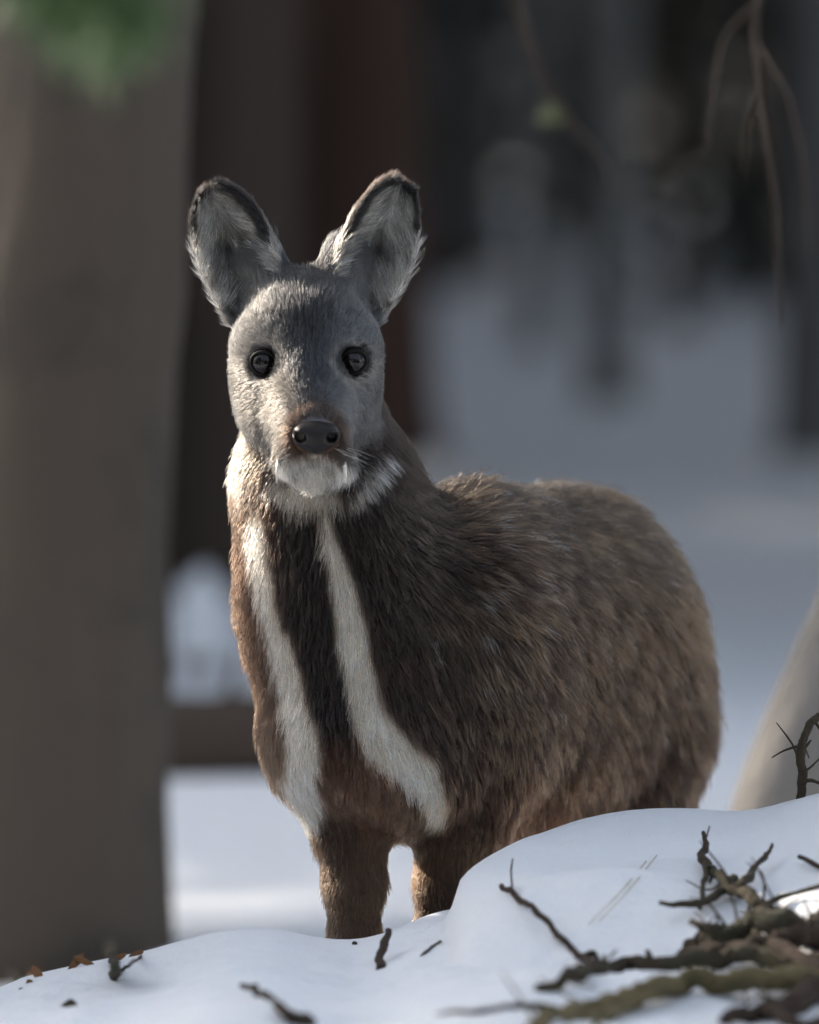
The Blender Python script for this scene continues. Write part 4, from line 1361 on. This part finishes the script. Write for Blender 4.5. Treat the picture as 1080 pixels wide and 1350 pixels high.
branch('fallen_branch', 'short dark twig lying at the edge of the lichen branch', [(1054, 1128, .006), (1072, 1140, .004), (1110, 1150)], 0.0018, 0.0024, twig_dark, seed=4)
branch('fallen_branch', 'long olive branch with peeling pale bark lying across the bank', [(700, 1352, .004), (760, 1336, .010), (830, 1316, .012), (890, 1294, .014), (960, 1296, .012), (1030, 1296, .012), (1100, 1300)], 0.0065, 0.0100, twig_olive, seed=5,
       side=[([(890, 1294, .014), (860, 1308, .016), (810, 1334, .012), (780, 1356)], 0.0060, 0.0035), ([(830, 1316, .012), (800, 1330, .014), (745, 1350)], 0.0050, 0.0030)])
branch('fallen_branch', 'thin dark branch lying level below the slanting twig', [(576, 1338), (640, 1331, .004), (700, 1328, .006), (760, 1336, .004)], 0.0016, 0.0034, twig_dark, seed=6)
branch('fallen_branch', 'blunt brown branch ending in the snow beside the slanting twig', [(712, 1302, .004), (760, 1286, .010), (810, 1276, .014), (870, 1268, .016), (950, 1262, .016), (1020, 1268, .012), (1100, 1272)], 0.0042, 0.0080, twig_moss, seed=7,
       side=[([(776, 1284, .010), (786, 1262, .018), (778, 1252, .022)], 0.0032, 0.0024), ([(790, 1282, .012), (796, 1262, .020)], 0.0022, 0.0014), ([(860, 1270, .016), (852, 1252, .022)], 0.0032, 0.0018)])
branch('fallen_branch', 'thick dark mossy branch crossing above the olive branch', [(906, 1252, .004), (950, 1236, .014), (1000, 1226, .020), (1050, 1222, .020), (1110, 1206)], 0.0082, 0.0110, twig_moss, seed=8, sides=10,
       side=[([(960, 1234, .016), (930, 1222, .020), (912, 1218, .018)], 0.0060, 0.0025), ([(1000, 1226, .022), (980, 1250, .020), (940, 1262, .014)], 0.0050, 0.0030)])
branch('fallen_branch', 'dark rough branch buried under the thick mossy branch', [(900, 1268, .004), (960, 1256, .014), (1020, 1246, .018), (1110, 1242)], 0.0080, 0.0095, twig_dark, seed=9, sides=10,
       side=[([(1020, 1246, .018), (1050, 1262, .018), (1085, 1280, .012)], 0.0060, 0.0050)])
branch('fallen_branch', 'dark split branch with orange broken end below the olive branch', [(958, 1352), (1000, 1334, .010), (1040, 1322, .014), (1110, 1300)], 0.0055, 0.0110, twig_dark, seed=10,
       side=[([(1010, 1334, .010), (1050, 1346, .010), (1100, 1350)], 0.0055, 0.0060)])
branch('upright_twig', 'dusted grey twig standing up out of the mound by the leaning trunk', [(1053, 1080, 0, 0.0), (1056, 1030, 0, -0.002), (1055, 1005, 0, -0.004), (1058, 972, 0, -0.006), (1066, 954, 0, -0.004), (1078, 944, 0, 0.0)], 0.0042, 0.0030, twig_moss, seed=12, cat='twig', auto=6,
       side=[([(1056, 1040, 0, 0.0), (1064, 1030, 0, -0.01), (1082, 1034, 0, -0.012)], 0.0022, 0.0016), ([(1057, 1002, 0, -0.004), (1053, 985, 0, -0.01)], 0.0016, 0.0010)])
branch('twig_stub', 'dark stub poking out of the snow near the feet of the deer', [(500, 1278), (504, 1255, .016), (511, 1230, .03)], 0.0040, 0.0030, twig_dark, seed=13, cat='twig')
branch('twig_stub', 'tiny dark stub in the snow against the leg of the deer', [(468, 1246), (466, 1236, .008), (463, 1229, .012)], 0.0026, 0.0030, twig_dark, seed=14, cat='twig')
branch('twig_stub', 'thin faint twig lying between the dark stub and the mound', [(556, 1262), (568, 1250, .004), (582, 1240, .006)], 0.0016, 0.0010, twig_dark, seed=15, cat='twig')
branch('fallen_branch', 'stout broken twig jutting from the foreground snow left of the deer', [(322, 1300, .020), (350, 1316, .014), (380, 1334, .008), (412, 1352)], 0.0022, 0.0050, twig_dark, seed=16, auto=0)
branch('bark_piece', 'brown chunk of bark beside the stout broken twig', [(386, 1346), (402, 1342, .004), (418, 1345)], 0.0068, 0.0052, twig_moss, seed=17, cat='bark')
branch('twig_stub', 'split dry stalk standing among the litter on the crest', [(152, 1288), (149, 1266, .016), (146, 1244, .030)], 0.0036, 0.0026, twig_moss, seed=18, cat='twig',
       side=[([(150, 1270, .014), (140, 1254, .020), (132, 1258, .018)], 0.0016, 0.0008)])
branch('fallen_branch', 'thin grey twig slanting over the crest beside the split stalk', [(160, 1280), (185, 1262, .006), (208, 1242, .014)], 0.0014, 0.0008, twig_dark, seed=19)
branch('dry_stalk', 'brown curved grass stalk rising at the edge of the bank', [(0, 1262), (4, 1235, .010), (11, 1215, .02), (20, 1206, .02)], 0.0028, 0.0014, litter_m, seed=20, cat='stalk')
branch('dry_stalk', 'dark drooping stalk below the brown curved stalk', [(-20, 1262), (0, 1266, .010), (16, 1284, .008), (28, 1304)], 0.0036, 0.0022, twig_moss, seed=21, cat='stalk')
branch('dry_stalk', 'short pale stem leaning out of the litter on the crest', [(40, 1296), (48, 1278, .010), (56, 1258, .016)], 0.0026, 0.0016, litter_m, seed=22, cat='stalk')

g = np.random.default_rng(9)


def leaf_bit(px_, py_, L, w, label, mat, nm='dry_leaf', rise=0.5, cat='leaf', group=None, ang=None):
    h = on_ground(px_, py_)
    an = g.uniform(0, 6.28) if ang is None else ang
    d = np.array([math.cos(an), 0.6 * math.sin(an), rise]); d /= np.linalg.norm(d)
    s = np.cross(d, [0.2, -1, 0.3]); s /= np.linalg.norm(s)
    nn_ = np.cross(d, s)
    V, Fc = [], []
    m_ = 7
    for th_ in (0.0, 0.0006):
        for i in range(m_):
            t = i / (m_ - 1)
            ww = w * math.sin(math.pi * (0.08 + 0.88 * t)) ** 0.8
            for e in (-1, 0, 1):
                V.append(h - d * L * 0.1 + d * L * t + s * ww * e * (1 + 0.2 * math.sin(5 * t + px_)) + nn_ * (0.25 * w * abs(e) + 0.25 * L * t * t + th_))
    for sh in (0, m_ * 3):
        for i in range(m_ - 1):
            for e in (0, 1):
                q = [sh + i * 3 + e, sh + i * 3 + e + 1, sh + (i + 1) * 3 + e + 1, sh + (i + 1) * 3 + e]
                Fc.append(q if sh else q[::-1])
    o = mesh_obj(nm, V, Fc, mat, None, origin=h)
    tag(o, label, cat, group)
    return o


for px_, py_, L, w, an in ((104, 1270, .022, .004, 1.3), (112, 1266, .016, .003, 2.0), (135, 1262, .014, .004, 0.3), (92, 1278, .026, .003, 1.1), (64, 1280, .018, .004, 2.6), (78, 1274, .012, .003, 0.7), (122, 1272, .018, .003, 2.9), (146, 1268, .016, .003, 0.4), (172, 1262, .012, .003, 0.2), (52, 1288, .020, .004, 1.8)):
    leaf_bit(px_, py_, L, w, 'curled rust brown leaf scrap on the crest of the snow bank', litter_m, group='leaf scraps on the bank', ang=an)
leaf_bit(80, 1328, .014, .006, 'dark olive leaf lying in the foreground snow below the litter', twig_moss, rise=0.05)
for k, (a_, b_) in enumerate((((866, 1134), (790, 1218)), ((852, 1142), (776, 1222)))):
    c = spline([on_ground(*a_) + [0, -.004, .004], on_ground((a_[0] + b_[0]) / 2 + 3, (a_[1] + b_[1]) / 2) + [0, -.004, .003], on_ground(*b_) + [0, -.003, .002]], 12)
    V, Fc = tube(c, np.linspace(0.0005, 0.0003, 12), 5)
    o = mesh_obj('pine_needle', V, Fc, needle_pale, None, origin=c[0])
    tag(o, 'long pale pine needle lying on the smooth snow mound', 'needle', 'pine needles on the mound')
